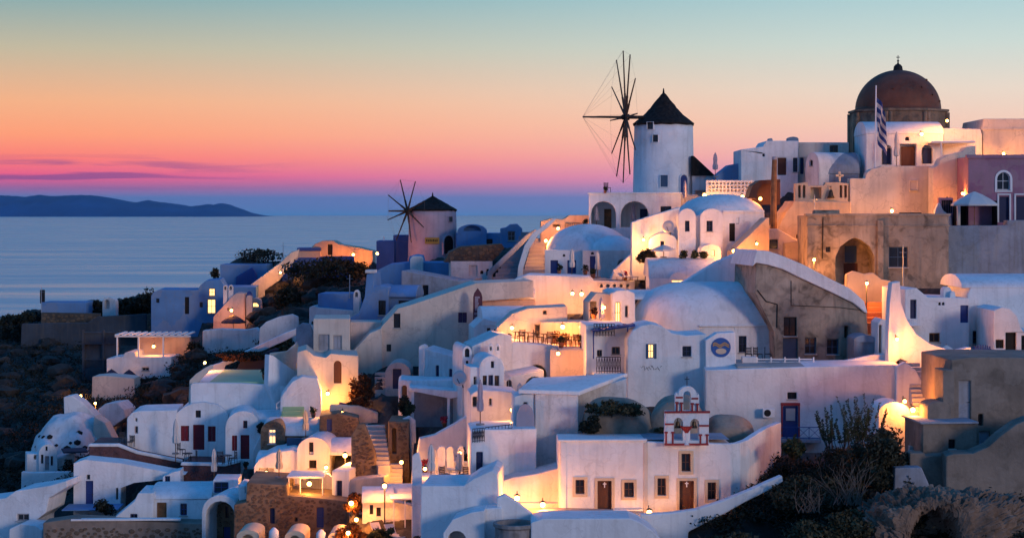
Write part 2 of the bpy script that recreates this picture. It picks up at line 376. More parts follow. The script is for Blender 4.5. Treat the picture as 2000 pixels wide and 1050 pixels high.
        return tag(obj(part, (V, [], Fa), m, parent or s.root), None, None, kind='stuff')
    def steps(s, pts, wpx, m='step', tread=.42, parent=None, part='step'):
        """pts: rows (xl, xr, y, depth offset) of the nosings bottom to top"""
        for i, (xl, xr, py, y) in enumerate(pts):
            (u0, z), (u1, _) = s.uv(xl, py, y), s.uv(xr, py, y); bm = bmesh.new(); box(bm, u0, u1, y, y+tread*1.6, z-.9, z); obj(part, bm, m, parent or s.root, bev=.02)
    def rail(s, x0, y0, x1, y1, hpx, n=8, m='iron', y=0., x_=False, part='railing', name=None):
        a, b = s.uv(x0, y0, y), s.uv(x1, y1, y); h = hpx*s.m; bm = bmesh.new()
        P = lambda t, k: Vector((a[0]+(b[0]-a[0])*t, y, a[1]+(b[1]-a[1])*t+h*k))
        tube(bm, P(0, 1), P(1, 1), .03); tube(bm, P(0, .12), P(1, .12), .022)
        for i in range(n+1): tube(bm, P(i/n, 0), P(i/n, 1), .02)
        if x_:
            for i in range(n): tube(bm, P(i/n, .14), P((i+1)/n, .98), .016); tube(bm, P(i/n, .98), P((i+1)/n, .14), .016)
        return obj(part, bm, m, s.root)
    def inherit(s, name, label, cat, grp=None): return None

def H(name, label, cat, st, dep=5., ops=(), m='white', yaw=0, D=None, by=None, px=None, grp=None, skirt=3.0, bev=.07, part='wall'):
    P = parse(st); xs = [p[0] for p in P]; ys = [p[1] for p in P]
    t = T(name, label, cat, px if px is not None else (min(xs)+max(xs))/2, by or max(ys), D, yaw, grp)
    t.add(st, dep, ops, m, skirt=skirt, bev=bev, part=part); return t
def WL(name, label, cat, st, dep=.5, m='white', yaw=0, D=None, by=None, px=None, skirt=3.0, bev=.07, ops=(), grp=None):
    """a thing that is a single wall: the mesh itself is the thing"""
    P = parse(st); xs = [p[0] for p in P]; ys = [p[1] for p in P]
    t = T.__new__(T); o = bpy.data.objects.new('_tmp', None)
    t = T(name, None, None, px if px is not None else (min(xs)+max(xs))/2, by or max(ys), D, yaw, None, root=o)
    w = t.add(st, dep, (), m, skirt=skirt, bev=bev, part=name, parent=None); 
    w.parent = None; bpy.data.objects.remove(o); t.place(w); t.root = w; tag(w, label, cat, grp)
    for k in ops: pass
    return t
def single(name, label, cat, bm, m, loc, rz=0, grp=None, smooth=False, bev=0, kind=None):
    o = obj(name, bm, m, None, smooth, bev); o.location = loc; o.rotation_euler = (0, 0, rz); return tag(o, label, cat, grp, kind)
PROPS = []
def empty(name, label, cat, loc, rz=0, grp=None):
    o = bpy.data.objects.new(name, None); C.objects.link(o); o.location = loc; o.rotation_euler = (0, 0, rz); return tag(o, label, cat, grp)
# ================================================================ buildings, upper right
t = T('domed_church', 'weathered church drum with big rust red dome and small cross on top', 'church', 1754+754*.0272, 330, 178)
r = 98*t.m; zc = t.uv(1754, 216, r)[1]
bm = bmesh.new(); lathe(bm, [(0, -2), (r, -2), (r, zc-.25)], 8, math.pi/8, math.pi/8+2*math.pi-1e-4 if False else math.pi/8+2*math.pi, c=(0, r, 0)); lathe(bm, [(r, zc-.25), (0, zc-.25)], 8, math.pi/8, math.pi/8+2*math.pi, c=(0, r, 0))
dr = obj('drum', bm, 'drum', t.root, bev=.05)
bm = bmesh.new(); lathe(bm, [(r*.95, zc-.25), (r+.16, zc-.22), (r+.16, zc), (r*.85, zc+.02)], 8, math.pi/8, math.pi/8+2*math.pi, c=(0, r, 0)); obj('cornice', bm, 'drum', dr)
for k in range(8):
    a = -math.pi/2+k*math.pi/4; Rm = Matrix.Translation((0, r, 0)) @ Matrix.Rotation(a+math.pi/2, 4, 'Z')
    q = r*math.cos(math.pi/8)
    bm = prism([(-.85, 1.2), (-.85, zc-2.0)]+[(-.85*math.cos(i*math.pi/8), zc-2.0+.8*math.sin(i*math.pi/8)) for i in range(1, 8)]+[(.85, zc-2.0), (.85, 1.2)], -q-.10, .12, [([(-.6, 1.5), (-.6, zc-2.0), (0, zc-1.45), (.6, zc-2.0), (.6, 1.5)], .06)])
    bmesh.ops.transform(bm, matrix=Rm, verts=bm.verts); obj('niche', bm, 'drum', dr)
    for sg in (-1, 1):
        bm = bmesh.new(); tube(bm, (sg*r*.345, -q-.06, -1), (sg*r*.345, -q-.06, zc-.3), .2, n=8); bmesh.ops.transform(bm, matrix=Rm, verts=bm.verts); obj('pilaster', bm, 'drum', dr)
rd = 85*t.m; hd = t.uv(1754, 137, r)[1]-zc
bm = bmesh.new(); lathe(bm, [(rd+.1, 0)]+[(rd*math.cos(i*math.pi/32), hd*math.sin(i*math.pi/32)) for i in range(16)]+[(0, hd)], 40, c=(0, r, zc)); dm = obj('dome', bm, 'domered', t.root, smooth=True)
bm = bmesh.new(); lathe(bm, [(.5, hd-.12), (.42, hd+.35), (.25, hd+.55), (.12, hd+.6), (0, hd+.95)], 12, c=(0, r, zc)); obj('finial', bm, 'dark', dm)
bm = bmesh.new(); zz_ = zc+hd+.9; tube(bm, (0, r, zz_-.2), (0, r, zz_+.55), .04); tube(bm, (-.18, r, zz_+.36), (.18, r, zz_+.36), .04); lathe(bm, [(0, -.14), (.14, 0), (0, .14)], 8, c=(0, r, zz_)); obj('cross', bm, 'iron', dm)
for (a, e) in ((-1.1, .55), (-.8, .35), (-.6, .8), (-1.9, .5), (-.5, .2)):
    p = Vector((rd*math.cos(e)*math.cos(a), r+rd*math.cos(e)*math.sin(a), zc+hd*math.sin(e))); d_ = Vector((math.cos(e)*math.cos(a), math.cos(e)*math.sin(a), math.sin(e)))
    bm = bmesh.new(); tube(bm, p-d_*.1, p+d_*.14, .09); obj('peg', bm, 'domered', dm)

t = H('white_house', 'white house with dark arched windows in front of the domed church drum', 'house', 'r:1692,1842,262,326', 6, [('ha',1722,1742,283,322),('h',1757,1790,281,325),('ha',1800,1822,283,320),('wa',1768,1776,267,275,'dark')], 'white', 0, 172)
t.vault(1692, 1842, 262, 238, 6)
for x0, x1, y0 in ((1724,1740,290),(1802,1820,290)): t.slab('window', x0, x1, y0, 320, .5, .06, 'navy')
t.slab('door', 1760, 1787, 286, 325, .6, .06, 'brown')
t.add('1842,326 1842,250 1915,252 1918,262 1918,326', 5, (), 'white2', y=1.5)
t.slab('canopy', 1818, 1905, 275, 279, -1.6, 3, 'paint')
u, z = t.uv(1838, 279, -1.5); bm = bmesh.new(); tube(bm, (u, -1.5, -.5), (u, -1.5, z), .07); obj('post', bm, 'paint', t.root)
t = H('white_house', 'cream parapeted house lit warm at the right edge of the ridge', 'house', '1920,330 1920,262 1918,250 1921,232 2240,231 2240,330', 8, (), 'cream', 0, 174)
t.slab('cornice', 1917, 2062, 250, 254, -.12, .3, 'cream')
t = WL('terrace_wall', 'tall cream terrace wall with one small dark window below the domed church', 'wall', '1660,425 1660,348 1690,348 1693,337 1702,330 1716,327 1722,324 1822,324 1822,425', 1.2, 'cream', 2, 168)
_o = t.add('r:1776,1795,350,375', .12, (('w',1779,1792,354,371,'brown'),), 'cream', y=-.10, part='window_surround', skirt=0, foot=False)
t = WL('terrace_wall', 'sloping cream stair wall rising beside the mauve house', 'wall', '1822,425 1822,327 1832,322 1838,310 1850,303 1880,296 1886,288 1906,284 1908,425', 1.0, 'cream', 12, 166)
t = H('mauve_house', 'mauve house with white framed arched window at the right edge', 'house', 'r:1891,2260,306,436', 7, [('wa',1947,1973,336,371,'paint'),('d',1952,1971,384,434,'navy'),('d',1985,2008,384,434,'navy')], 'mauve', 0, 162)
t.slab('cornice', 1888, 2264, 302, 309, -.15, .5, 'mauve')
for x0, x1, y0, y1 in ((1943,1977,332,375),):
    P = t.poly([(x0, y1)]+arc(x0, x1, 350, y0)+[(x1, y1)]); Q = t.poly([(1947.2,371)]+arc(1947.2,1972.8,349,336.2)+[(1972.8,371)]); obj('surround', prism(P, -.08, .09, [(Q, .09, False)]), 'paint', t.root)
for x0, x1 in ((1948,1975),(1981,2012)):
    t.slab('jamb', x0, x0+3.5, 381, 434, -.08, .09, 'paint'); t.slab('jamb', x1-3.5, x1, 381, 434, -.08, .09, 'paint'); t.slab('lintel', x0, x1, 378, 380.9, -.08, .09, 'paint')
t = H('porch', 'open porch coloured shade dark with canvas screen left of the mauve house', 'porch', '1868,442 1866,396 1885,392 1948,392 1950,442', 3, [('c',1873,1946,396,440)], 'dark', 0, 160.5)  # walls and rear panel coloured dark in place of the shade inside
t.slab('shade_panel', 1873, 1946, 396, 440, 2.3, .08, 'dark'); t.slab('side_curtain', 1870, 1876, 398, 440, -.3, .5, 'canvas')
t = WL('stair_wall', 'narrow pale stair wall stepping down beside the pointed gate', 'wall', '1825,440 1826,412 1832,398 1836,396 1842,410 1858,424 1868,440', .6, 'white2', 0, 161)
t = H('gate', 'dark pointed wooden gate in a mauve wall', 'gate', 'r:1833,1862,386,420', .5, [('h',1839,1860,391,416)], 'mauve', 0, 161.5)
for i in range(5):
    x = 1840+i*4.3; t.slab('slat', x, x+2.6, 392-4*(2-abs(i-2)), 418, .15, .05, 'dark')
t = WL('retaining_wall', 'long grey lavender retaining wall under the mauve house', 'wall', '1850,560 1850,441 1967,440 1967,430 2320,428 2320,560', 1.5, 'greyblue', -3, 155)

t = H('arch_house', 'derelict grey brown house with a deep pointed arch and rooftop parapet', 'house', '1577,560 1577,421 1760,418 1853,420 1853,560', 7, [('cp',1632,1708,464,556),('w',1736,1773,482,522,'blue2'),('w',1613,1622,482,492,'dark')], 'tan', -2, 152, px=1715)
t.slab('string_course', 1575, 1856, 439, 442, -.07, .2, 'tan'); t.slab('pilaster', 1714, 1726, 430, 556, -.22, .35, 'tan'); t.slab('coping', 1573, 1857, 417, 422, -.12, 1, 'tan')
t.slab('window', 1650, 1673, 480, 512, 2.95, .06, 'blue2'); t.slab('door', 1648, 1675, 514, 556, 2.94, .06, 'brown')
bm = bmesh.new()
for x in (1607,): 
    u, z = t.uv(x, 425); u2, z2 = t.uv(x-1, 505); tube(bm, (u, -.08, z), (u2, -.08, z2), .05)
obj('drainpipe', bm, 'dark', t.root)
t.add('r:1590,1640,410,421', 1.2, (), 'tan', y=2, part='roof_curb', skirt=.2)
t.slab('hatch', 1615, 1650, 417, 420, .5, 1, 'dark'); t.slab('hatch', 1760, 1800, 415, 418, .5, 1, 'dark')

t = H('vaulted_house', 'small blue grey barrel vaulted roof beside the domed church', 'house', 'v:1573,1600,325,297,365', 5, [('wa',1581,1587,312,324,'dark')], 'white2', -62, 172, px=1598)
t = H('vaulted_house', 'blue grey barrel roof block running right behind the bell gable', 'house', 'r:1598,1678,340,365', 5, (), 'greyblue', 0, 172.4)
t.vault(1598, 1678, 340, 298, 5, 'greyblue')
t = H('ridge_house', 'white ridge house with two dark doors and little roof chimneys', 'house', '1447,352 1447,292 1463,290 1490,286 1497,275 1560,275 1560,352', 6, [('d',1519,1536,308,342,'brown'),('w',1549,1558,308,336,'navy'),('wa',1489,1494,300,306,'dark')], 'white', 0, 176)
t.add('r:1560,1658,278,352', 6, [('d',1563,1570,308,340,'navy'),('w',1621,1637,284,298,'wood')], 'cream', y=.6)
for x0, x1, y0 in ((1498,1512,270),(1538,1560,267)): 
    c = t.add(f'v:{x0},{x1},{y0+5},{y0},278', .9, (), 'greyblue', y=1.5, part='chimney', skirt=.3, foot=False)
t = H('ridge_house', 'low dark blue gabled hut on the ridge left of the white ridge house', 'house', '1398,352 1398,343 1424,322 1443,319 1446,352', 3, (), 'blueshade', 0, 178)
t = H('lattice_wall', 'white pierced lattice wall beside the big windmill', 'wall', 'r:1379,1472,352,382', .35, [('h',1384+j*7.2,1388.6+j*7.2,356+i*7,360.4+i*7) for i in range(3) for j in range(12)], 'white', 0, 172, bev=.02)
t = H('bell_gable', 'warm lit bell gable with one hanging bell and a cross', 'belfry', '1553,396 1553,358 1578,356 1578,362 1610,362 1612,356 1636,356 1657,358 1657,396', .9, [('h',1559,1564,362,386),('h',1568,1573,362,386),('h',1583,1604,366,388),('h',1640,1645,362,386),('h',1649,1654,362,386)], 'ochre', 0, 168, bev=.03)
u, z = t.uv(1622, 366); bm = bmesh.new(); lathe(bm, [(0, .75), (.12, .72), (.18, .5), (.24, .2), (.36, 0), (.3, -.02), (0, .1)], 14, c=(u, -.25, z-.95)); obj('bell', bm, 'bronze', t.root, smooth=True)
bm = bmesh.new(); tube(bm, (u, -.25, z-.3), (u, -.25, z+.1), .03); tube(bm, (u, -.4, z+.08), (u, .2, z+.08), .04); obj('bell_hanger', bm, 'iron', t.root)
u, z = t.uv(1641, 356); bm = bmesh.new(); box(bm, u-.1, u+.1, .2, .4, z, z+1.0); box(bm, u-.36, u+.36, .2, .4, z+.52, z+.74); obj('cross', bm, 'beige', t.root, bev=.05)
t = H('beige_house', 'ochre plaster house under the bell gable lit by lamps', 'house', '1500,500 1500,462 1512,460 1522,440 1535,415 1548,400 1552,392 1662,394 1662,480 1577,480 1577,500', 6, [('w',1497+8,1520,466,482,'wood'),('w',1555,1564,458,466,'wood')], 'ochre', 0, 164)
t = H('low_house', 'low ochre house with square dark window left of the derelict arch house', 'house', '1472,500 1474,448 1520,447 1560,470 1576,472 1576,500', 4, [('w',1496,1519,468,486,'dark')], 'cream', 0, 160)
t.add('1532,508 1533,474 1555,471 1572,478 1574,508', 1.5, (), 'ochre', y=-1.2, part='buttress')

# ================================================================ windmills
def windmill(label, px, rb, rt, yb, ytop, yap, D, hubpx, axis_deg, R, prow, ops, wallm, face, sagroof=.35, turn=0, nsp=12, extra=None):
    px = px+(px-1000)*rb/F; t = T('windmill', label, 'windmill', px, yb, D)
    rb *= t.m; rt *= t.m; zt = t.uv(px, ytop)[1]; za = t.uv(px, yap)[1]; c = (0, rb, 0)
    bm = bmesh.new(); lathe(bm, [(rb+.1, -3), (rb, 0)]+[(rb+(rt-rb)*k/6, zt*k/6) for k in range(1, 7)]+[(0, zt)], 48, c=c); o = [obj('tower', bm, wallm, t.root)]
    for p in o[0].data.polygons: p.use_smooth = abs(p.normal.z) < .5
    prof = [(rt*.96, zt-.15), (rt*1.03, zt-.22), (rt*1.05, zt-.05)]
    for k in range(1, 13):
        q = k/12; prof.append((rt*1.03*(1-q)*(1-sagroof*math.sin(math.pi*q)*.42)+.05*(1-q), zt+(za-zt)*q))
    prof[-1] = (0, za); bm = bmesh.new(); lathe(bm, prof, 40, c=c)
    for v in bm.verts: v.co += Vector((random.uniform(-.03, .03), random.uniform(-.03, .03), random.uniform(-.04, .04)))
    rf = obj('thatched_roof', bm, 'thatch', t.root)
    bm = bmesh.new(); lathe(bm, [(.14, za-.35), (.1, za), (.05, za+.35), (0, za+.4)], 8, c=c); obj('finial', bm, 'dark', rf)
    for (k, x0, x1, y0, y1, col) in ops:      # windows and doors as pieces set into the curved tower
        xm = (x0+x1)/2; fr = rb+(rt-rb)*(t.uv(xm, (y0+y1)/2)[1]/zt); u = t.uv(xm, yb, 0)[0]; al = math.asin(max(-.95, min(.95, u/fr)))
        w = (x1-x0)*t.m/math.cos(al); z0, z1 = t.uv(xm, y1)[1], t.uv(xm, y0)[1]
        Q = [(-w/2, z0)]+([(-w/2*math.cos(i*math.pi/8), z1-w/2+w/2*math.sin(i*math.pi/8)) for i in range(9)] if k == 'da' else [(-w/2, z1), (w/2, z1)])+[(w/2, z0)]
        cu, cz = 0, (z0+z1)/2; out = [(q*1.18, cz+(z-cz)*1.1) for q, z in Q]; Rm = Matrix.Translation(c) @ Matrix.Rotation(al, 4, 'Z') @ Matrix.Translation((0, -fr*1.0, 0))
        b1 = prism(out, -.14, .5, [(Q, .12)]); bmesh.ops.transform(b1, matrix=Rm, verts=b1.verts); f = obj('door_frame' if k[0] == 'd' else 'window_frame', b1, wallm, t.root, bev=.02)
        b1 = prism([(q*.94, cz+(z-cz)*.97) for q, z in Q], -.06, .05); bmesh.ops.transform(b1, matrix=Rm, verts=b1.verts); obj('door' if k[0] == 'd' else 'pane', b1, col, f)
    # the wheel: windshaft, spars, bowsprit and the ropes between them
    hu, hz = t.uv(hubpx[0], hubpx[1], rb-face); ad = math.radians(axis_deg); ax = Vector((-math.cos(ad), -math.sin(ad), 0)); hub = Vector((hu, rb-face, hz)); side = Vector((0, 0, 1)).cross(ax)
    bm = bmesh.new(); tube(bm, hub-ax*(hub-Vector((0, rb, hz))).length, hub+ax*.5, .17, n=8); sh = obj('windshaft', bm, 'dark', t.root)
    tip = hub+ax*prow; bm = bmesh.new(); tube(bm, hub, tip, .15, .09); obj('bowsprit', bm, 'bark', sh)
    bm = bmesh.new(); tube(bm, hub-ax*.35, hub+ax*.35, .32, .26, n=10); obj('hub', bm, 'dark', sh)
    ends = []
    for k in range(nsp):
        a = turn+k*2*math.pi/nsp; d = Vector((0, 0, 1))*math.cos(a)+side*math.sin(a); e = hub+d*R*random.uniform(.96, 1.02)+ax*.25; ends.append(e)
        bm = bmesh.new(); tube(bm, hub+d*.15, hub+d*R*.35+ax*.08, .13, .11); tube(bm, hub+d*R*.33+ax*.08, e, .085, .06); obj('spar', bm, 'bark', sh)
    for k in range(nsp):
        bm = bmesh.new(); tube(bm, ends[k], tip, .008, n=3); tube(bm, ends[k], ends[(k+1) % nsp], .008, n=3); obj('rope', bm, 'ropecol', sh)
    t.foot(-rb, rb, 0, 2*rb, 0)
    return t
windmill('tall white windmill with black conical thatched roof above the arched terrace', 1296, 61, 58, 380, 238, 176, 180, (1222, 229), 8, 6.7, 4.3,
    [('w',1266,1277,238,252,'glass'),('w',1276,1286,263,277,'glass'),('w',1290,1304,342,365,'blue2'),('da',1328,1343,341,380,'blue')], 'white', 1.4)
windmill('smaller pinkish windmill with low dark cap and yellow sign far left of the tall one', 845, 49, 46.5, 500, 408, 382, 205, (796, 412), 40, 3.7, 2.6,
    [('w',875,882,423,433,'glass'),('da',866,884,460,496,'dark')], 'pinkmill', 1.6, .1, .5, 8)
bm = prism([(-.8, 0), (-.8, .7), (.8, .7), (.8, 0)], 0, .06); p_ = PT(844, 476, 204.9); single('painted_sign', 'yellow painted wooden sign on the smaller windmill', 'sign', bm, 'signgold', p_)
bm = bmesh.new()
for k in range(7): box(bm, -.65+k*.19, -.55+k*.19, -.02, -.003, .25, .45 if k % 2 else .5)
_s = obj('lettering', bm, 'dark', bpy.data.objects['painted_sign'])

t = H('arched_terrace', 'blue white terrace block with two dark arches beneath the tall windmill', 'terrace', 'r:1150,1330,377,452', 9, [('ca',1154,1203,393,446),('ca',1212,1267,393,444),('w',1290,1311,403,416,'navy')], 'white', -4, 174, px=1150)
t.slab('coping', 1148, 1332, 375.5, 379, -.1, .5, 'white'); t.slab('door', 1180, 1194, 408, 446, 2.9, .05, 'wood'); t.slab('door', 1250, 1264, 408, 444, 2.9, .05, 'navy')
t.add('1330,452 1330,380 1362,380 1395,402 1395,452', 4, (), 'cream', y=.5)
t = H('thatched_hut', 'low white hut with dark thatched lean-to roof beside the tall windmill', 'hut', 'r:1352,1394,342,385', 4, [('h',1358,1380,372,384)], 'white2', 0, 181)
bm = prism(t.poly('1352,304 1356,305 1397,343 1352,343', -.3), -.3, 4.6); obj('thatched_roof', bm, 'thatch', t.root)

t = H('vaulted_house', 'white house with two round topped bays and satellite dish below the windmill', 'house', 'r:1412,1492,414,478', 6, [('d',1424.5,1436,427,471,'dark'),('w',1437.5,1444,424,437,'navy'),('wa',1418,1422,420,424,'dark')], 'white', 3, 160)
for x0, x1, w0, w1 in ((1325,1359,1338,1347),(1368,1412,1380,1392)): t.add(f'v:{x0},{x1},424,407,478', 5, [('w',w0,w1,431,452,'navy')], 'white', y=-.8)
t.add('r:1359,1368,420,478', 4, (), 'white', y=-.2)
t.dome(1408, 86, 418, 379, 4.6, 4.6, part='vault_roof', n=40); t.slab('parapet', 1412, 1493, 410, 416, -.08, .6, 'white', .06)
t.add('1234,480 1234,434 1262,424 1328,404 1328,480', 1.0, (), 'white', y=.3, part='side_wall')
t = H('kiosk', 'round white lamp lit kiosk with tiny dome amid bushes', 'kiosk', 'v:1368,1408,490,477,512', 2.4, [('l',1390,1396,488,500,'wood')], 'white', 0, 156)
t = H('small_domed_house', 'small white round domed house beside the satellite dish', 'house', 'v:1268,1324,476,455,500', 4, [('w',1290,1298,471,485,'navy')], 'white', 8, 159)
t = H('sloped_wall_house', 'orange lit sloping wall rising to the ochre house', 'wall', '1430,502 1432,490 1498,425 1503,425 1503,502', 1.5, (), 'ochre', 14, 157)

t = H('domed_house', 'long blue barrel roofed house with blue doors under the arched terrace', 'house', '1064,540 1064,488 1235,488 1235,540', 5, [('d',1075,1090,508,534,'blue'),('d',1108,1125,508,534,'blue'),('wa',1099,1104,496,501,'dark')], 'white', -4, 166, px=1150)
t.dome(1148, 84, 490, 437, 5.2, 5.0, part='vault_roof', n=40)
t.add('v:1070,1232,490,470,540', 6, (), 'white', y=4.5, part='rear_wall')
t.add('r:1138,1246,489,540', 5, [('d',1152,1164,500,533,'blue'),('wa',1154,1160,492,497,'dark'),('ha',1206,1222,506,520)], 'white2', y=-1.2)
t.dome(1196, 52, 489, 459, 2.4, 3.4)
t = WL('stair_wall', 'white curved balustrade sweeping down the left of the lit stairs', 'wall', '1004,560 1012,520 1024,480 1040,455 1066,437 1080,427 1088,426 1072,442 1050,460 1034,486 1022,524 1018,560', .5, 'white', 0, 168)
t = T('staircase', 'broad pale stairs lit warm climbing to the arched terrace', 'stairs', 1050, 545, 169)
t.steps([(1018+i*2.2, 1062+i*2.6, 541-i*7.6, i*.75) for i in range(11)], 0, 'step'); t.foot(-2.5, 3, 0, 8, -.5)
t = T('staircase', 'dark narrow stairs climbing between white walls beside the stone roof', 'stairs', 990, 552, 174)
t.steps([(958+i*5.0, 1006+i*3.6, 549-i*8.0, i*.8) for i in range(13)], 0, 'stepdark'); t.foot(-3, 4, 0, 10, -.5)
t = WL('stair_wall', 'pale slanting wall along the left of the dark narrow stairs', 'wall', '950,555 952,530 1028,458 1046,447 1050,452 1032,466 962,536 962,555', .5, 'greyblue', 0, 172)
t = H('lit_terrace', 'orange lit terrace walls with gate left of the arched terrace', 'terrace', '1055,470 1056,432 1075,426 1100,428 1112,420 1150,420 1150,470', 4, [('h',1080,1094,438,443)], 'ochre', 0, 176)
t.rail(1104, 450, 1136, 450, 14, 9, y=-.3, part='gate')
t = H('white_terrace', 'long white terrace wall with dark peepholes below the blue barrel house', 'terrace', '1000,610 1004,545 1030,536 1150,540 1160,548 1240,548 1240,610', 5, [('ha',1172+i*13,1177+i*13,555,561) for i in range(5)], 'white', -3, 158, px=1100)
t.slab('floor', 1150, 1240, 546, 549, .3, 5, 'paving')
t = WL('slanted_wall', 'pinkish wall slanting up from the sun loungers to a lamp', 'wall', '1165,545 1200,528 1250,480 1262,474 1268,480 1268,548 1165,549', .8, 'white2', 6, 160)
t = H('vaulted_house', 'lavender barrel roofed house with a glowing half round window', 'house', '1268,580 1268,543 a:1308,1342,543,531 1400,543 1400,580', 4, [('l',1311,1339,546,552,'paint')], 'white', 0, 152)
t.vault(1268, 1400, 543, 503, 6, 'white2', y=.25)

# ================================================================ right side, middle
t = WL('slanted_wall', 'broad blue white wall slanting up to the tan ruin roof', 'wall', '1300,580 1306,566 1345,545 1400,511 1440,494 1480,487 1482,580', 1.2, 'white', 4, 146)
t = H('derelict_house', 'tall stained tan ruin with broken windows between white walls', 'house', '1515,705 1512,648 1475,572 1477,511 1500,515 1530,524 1562,540 1625,569 1668,590 1693,612 1702,705', 7, [('w',1531,1556,619,656,'dark'),('d',1529,1558,660,700,'blue2'),('w',1572,1594,659,691,'blue2'),('w',1615,1638,662,692,'blue2'),('h',1649,1657,636,660)], 'tan', 6, 138, px=1600)
t.add('1470,520 1478,489 1500,490 1530,500 1570,517 1625,546 1660,563 1688,588 1695,612 1688,609 1668,592 1625,571 1562,542 1530,526 1500,517 1477,513', 7.5, (), 'white', y=-.25, part='roof', skirt=0, foot=False)
bm = bmesh.new(); P = [t.uv(x, y) for x, y in ((1545,548),(1545,596),(1640,600),(1688,606))]
for a, b_ in zip(P, P[1:]): tube(bm, (a[0], -.05, a[1]), (b_[0], -.05, b_[1]), .025, n=5)
P = [t.uv(x, y) for x, y in ((1479,566),(1496,588),(1518,594),(1517,640))]
for a, b_ in zip(P, P[1:]): tube(bm, (a[0], -.05, a[1]), (b_[0], -.05, b_[1]), .04, n=5)
obj('pipe', bm, 'dark', t.root)
t = H('shed', 'small grey rounded shed against the tan ruin', 'shed', 'v:1668,1712,664,654,708', 3, [('s',1680,1708,668,704,'greyblue')], 'greyblue', 0, 135)
t = H('stair_pier', 'white pier with narrow blue recess at the foot of the lamp stairs', 'wall', '1712,716 1714,630 1722,622 1745,630 1745,716', 2.5, [('ha',1717,1722,634,690)], 'white', 0, 134)
t = WL('terrace_parapet', 'blue white parapet curving up to the white pier', 'wall', '1600,728 1600,714 1640,706 1700,694 1730,690 1731,728', .6, 'white', 4, 131)
t = H('big_vault_house', 'largest white house with broad rounded vault roof and two dark windows', 'house', '1368,705 1368,640 1512,628 1516,705', 6, [('w',1421,1434,619+20,651+4,'navy'),('w',1443,1458,656,688,'navy')], 'white', 4, 139, px=1440)
def bigvault():
    u0, ze = t.uv(1240, 655, 0); u1, _ = t.uv(1520, 640, 0); zt = t.uv(1400, 550, 4)[1]; bm = bmesh.new(); R = []; n = 20; dep = 9.
    for k in range(17):
        q = k/16; u = u0+(u1-u0)*q; s_ = math.sqrt(max(0, 1-(1-min(q/.42, 1))**2)); s_ = max(s_, .02)
        R.append([bm.verts.new((u, dep/2-dep/2*s_*math.cos(math.pi*i/n), ze+(zt-ze)*(s_**.8)*max(0,math.sin(math.pi*i/n))**.85)) for i in range(n+1)])
    for a, b_ in zip(R, R[1:]):
        for i in range(n): bm.faces.new((a[i], a[i+1], b_[i+1], b_[i]))
    bm.faces.new(R[-1]); o = obj('roof', bm, 'white', t.root, smooth=True)
    m2 = o.modifiers.new('sub', 'SUBSURF'); m2.levels = m2.render_levels = 1
bigvault()
bm = bmesh.new(); P = [t.uv(x, y) for x, y in ((1369,628),(1374,642),(1372,650))]
t.slab('ledge', 1366, 1514, 634, 638, -.12, .3, 'white')
t = H('cave_house', 'white rounded cave house with green shutters and faded wall scrawl', 'house', '1224,790 1226,662 1236,645 1252,636 1272,632 1296,638 1312,650 1340,655 1380,652 1380,790', 5, [('l',1266,1277,672,699,'blue2'),('w',1333,1350,676,696,'navy')], 'white', 2, 130)
for x in (1261.5, 1277.5): t.slab('shutter', x, x+5, 671, 700, -.04, .05, 'blue2')
bm = bmesh.new()
for k in range(16):
    x = 1250+k*2.6; a = t.uv(x, 716+random.uniform(-4, 4)); b_ = t.uv(x+random.uniform(1, 4), 718+random.uniform(-5, 6)); tube(bm, (a[0], -.01, a[1]), (b_[0], -.01, b_[1]), .014, n=4)
obj('graffiti', bm, 'dark', t.root)
t.add('1378,760 1378,664 1400,650 1436,648 1438,720 1438,760', 1.2, (), 'white', y=-.5)
u, z = t.uv(1408, 678, -.5); r_ = 19*t.m
em = bmesh.new(); lathe(em, [(r_, 0), (r_, .05), (0, .05)], 28); bmesh.ops.rotate(em, matrix=Matrix.Rotation(math.pi/2, 3, 'X'), verts=em.verts); bmesh.ops.translate(em, vec=(u, -.5, z), verts=em.verts); e_ = obj('emblem', em, 'logoblue', t.root)
em = bmesh.new()
for k, (dz, c_) in enumerate(((.42, 0), (.22, 0))):
    pts = [(-.85+i*.17, dz+.12*math.sin(i*1.1)) for i in range(11)]
    bp = [(u+x*r_, z+y*r_) for x, y in pts]+[(u+x*r_, z+(y-.13)*r_) for x, y in pts[::-1]]
    q = prism(bp, -.575, .02); me_ = bpy.data.meshes.new('w'); q.to_mesh(me_); q.free(); em.from_mesh(me_)
obj('wave_mark', em, 'logogold', e_)
obj('face_mark', prism([(u+.55*r_*math.cos(a*.35), z+(-.38+.3*math.sin(a*.35))*r_) for a in range(18)], -.575, .02), 'beige', e_)
t = H('long_white_house', 'long white house front with blue door in red frame behind the bush', 'house', '1378,880 1378,722 1500,718 1640,714 1758,712 1762,880', 5, [('d',1529,1559,792,857,'blue'),('w',1538,1556,766,779,'dark')], 'white', -3, 127, px=1500)
t.slab('jamb', 1525.5, 1528.9, 788, 858, -.05, .1, 'trimred'); t.slab('jamb', 1559.2, 1562.5, 788, 858, -.05, .1, 'trimred'); t.slab('lintel', 1525, 1563, 786, 791.5, -.055, .1, 'trimred'); t.slab('door_pane', 1535, 1553, 797, 821, .07, .02, 'metal')
t.slab('balcony', 1512, 1604, 858, 864, -1.4, 1.35, 'greyblue'); t.rail(1515, 858, 1602, 858, 24, 4, 'blue', -1.3, True, part='balcony_railing')
t.slab('support_post', 1527, 1536, 864, 900, -1.3, .3, 'trimred')
t.slab('coping', 1376, 1762, 711, 714.5, -.05, .4, 'white', .05) if False else None
t.slab('roof_terrace', 1440, 1756, 716, 719, .3, 6, 'paving')
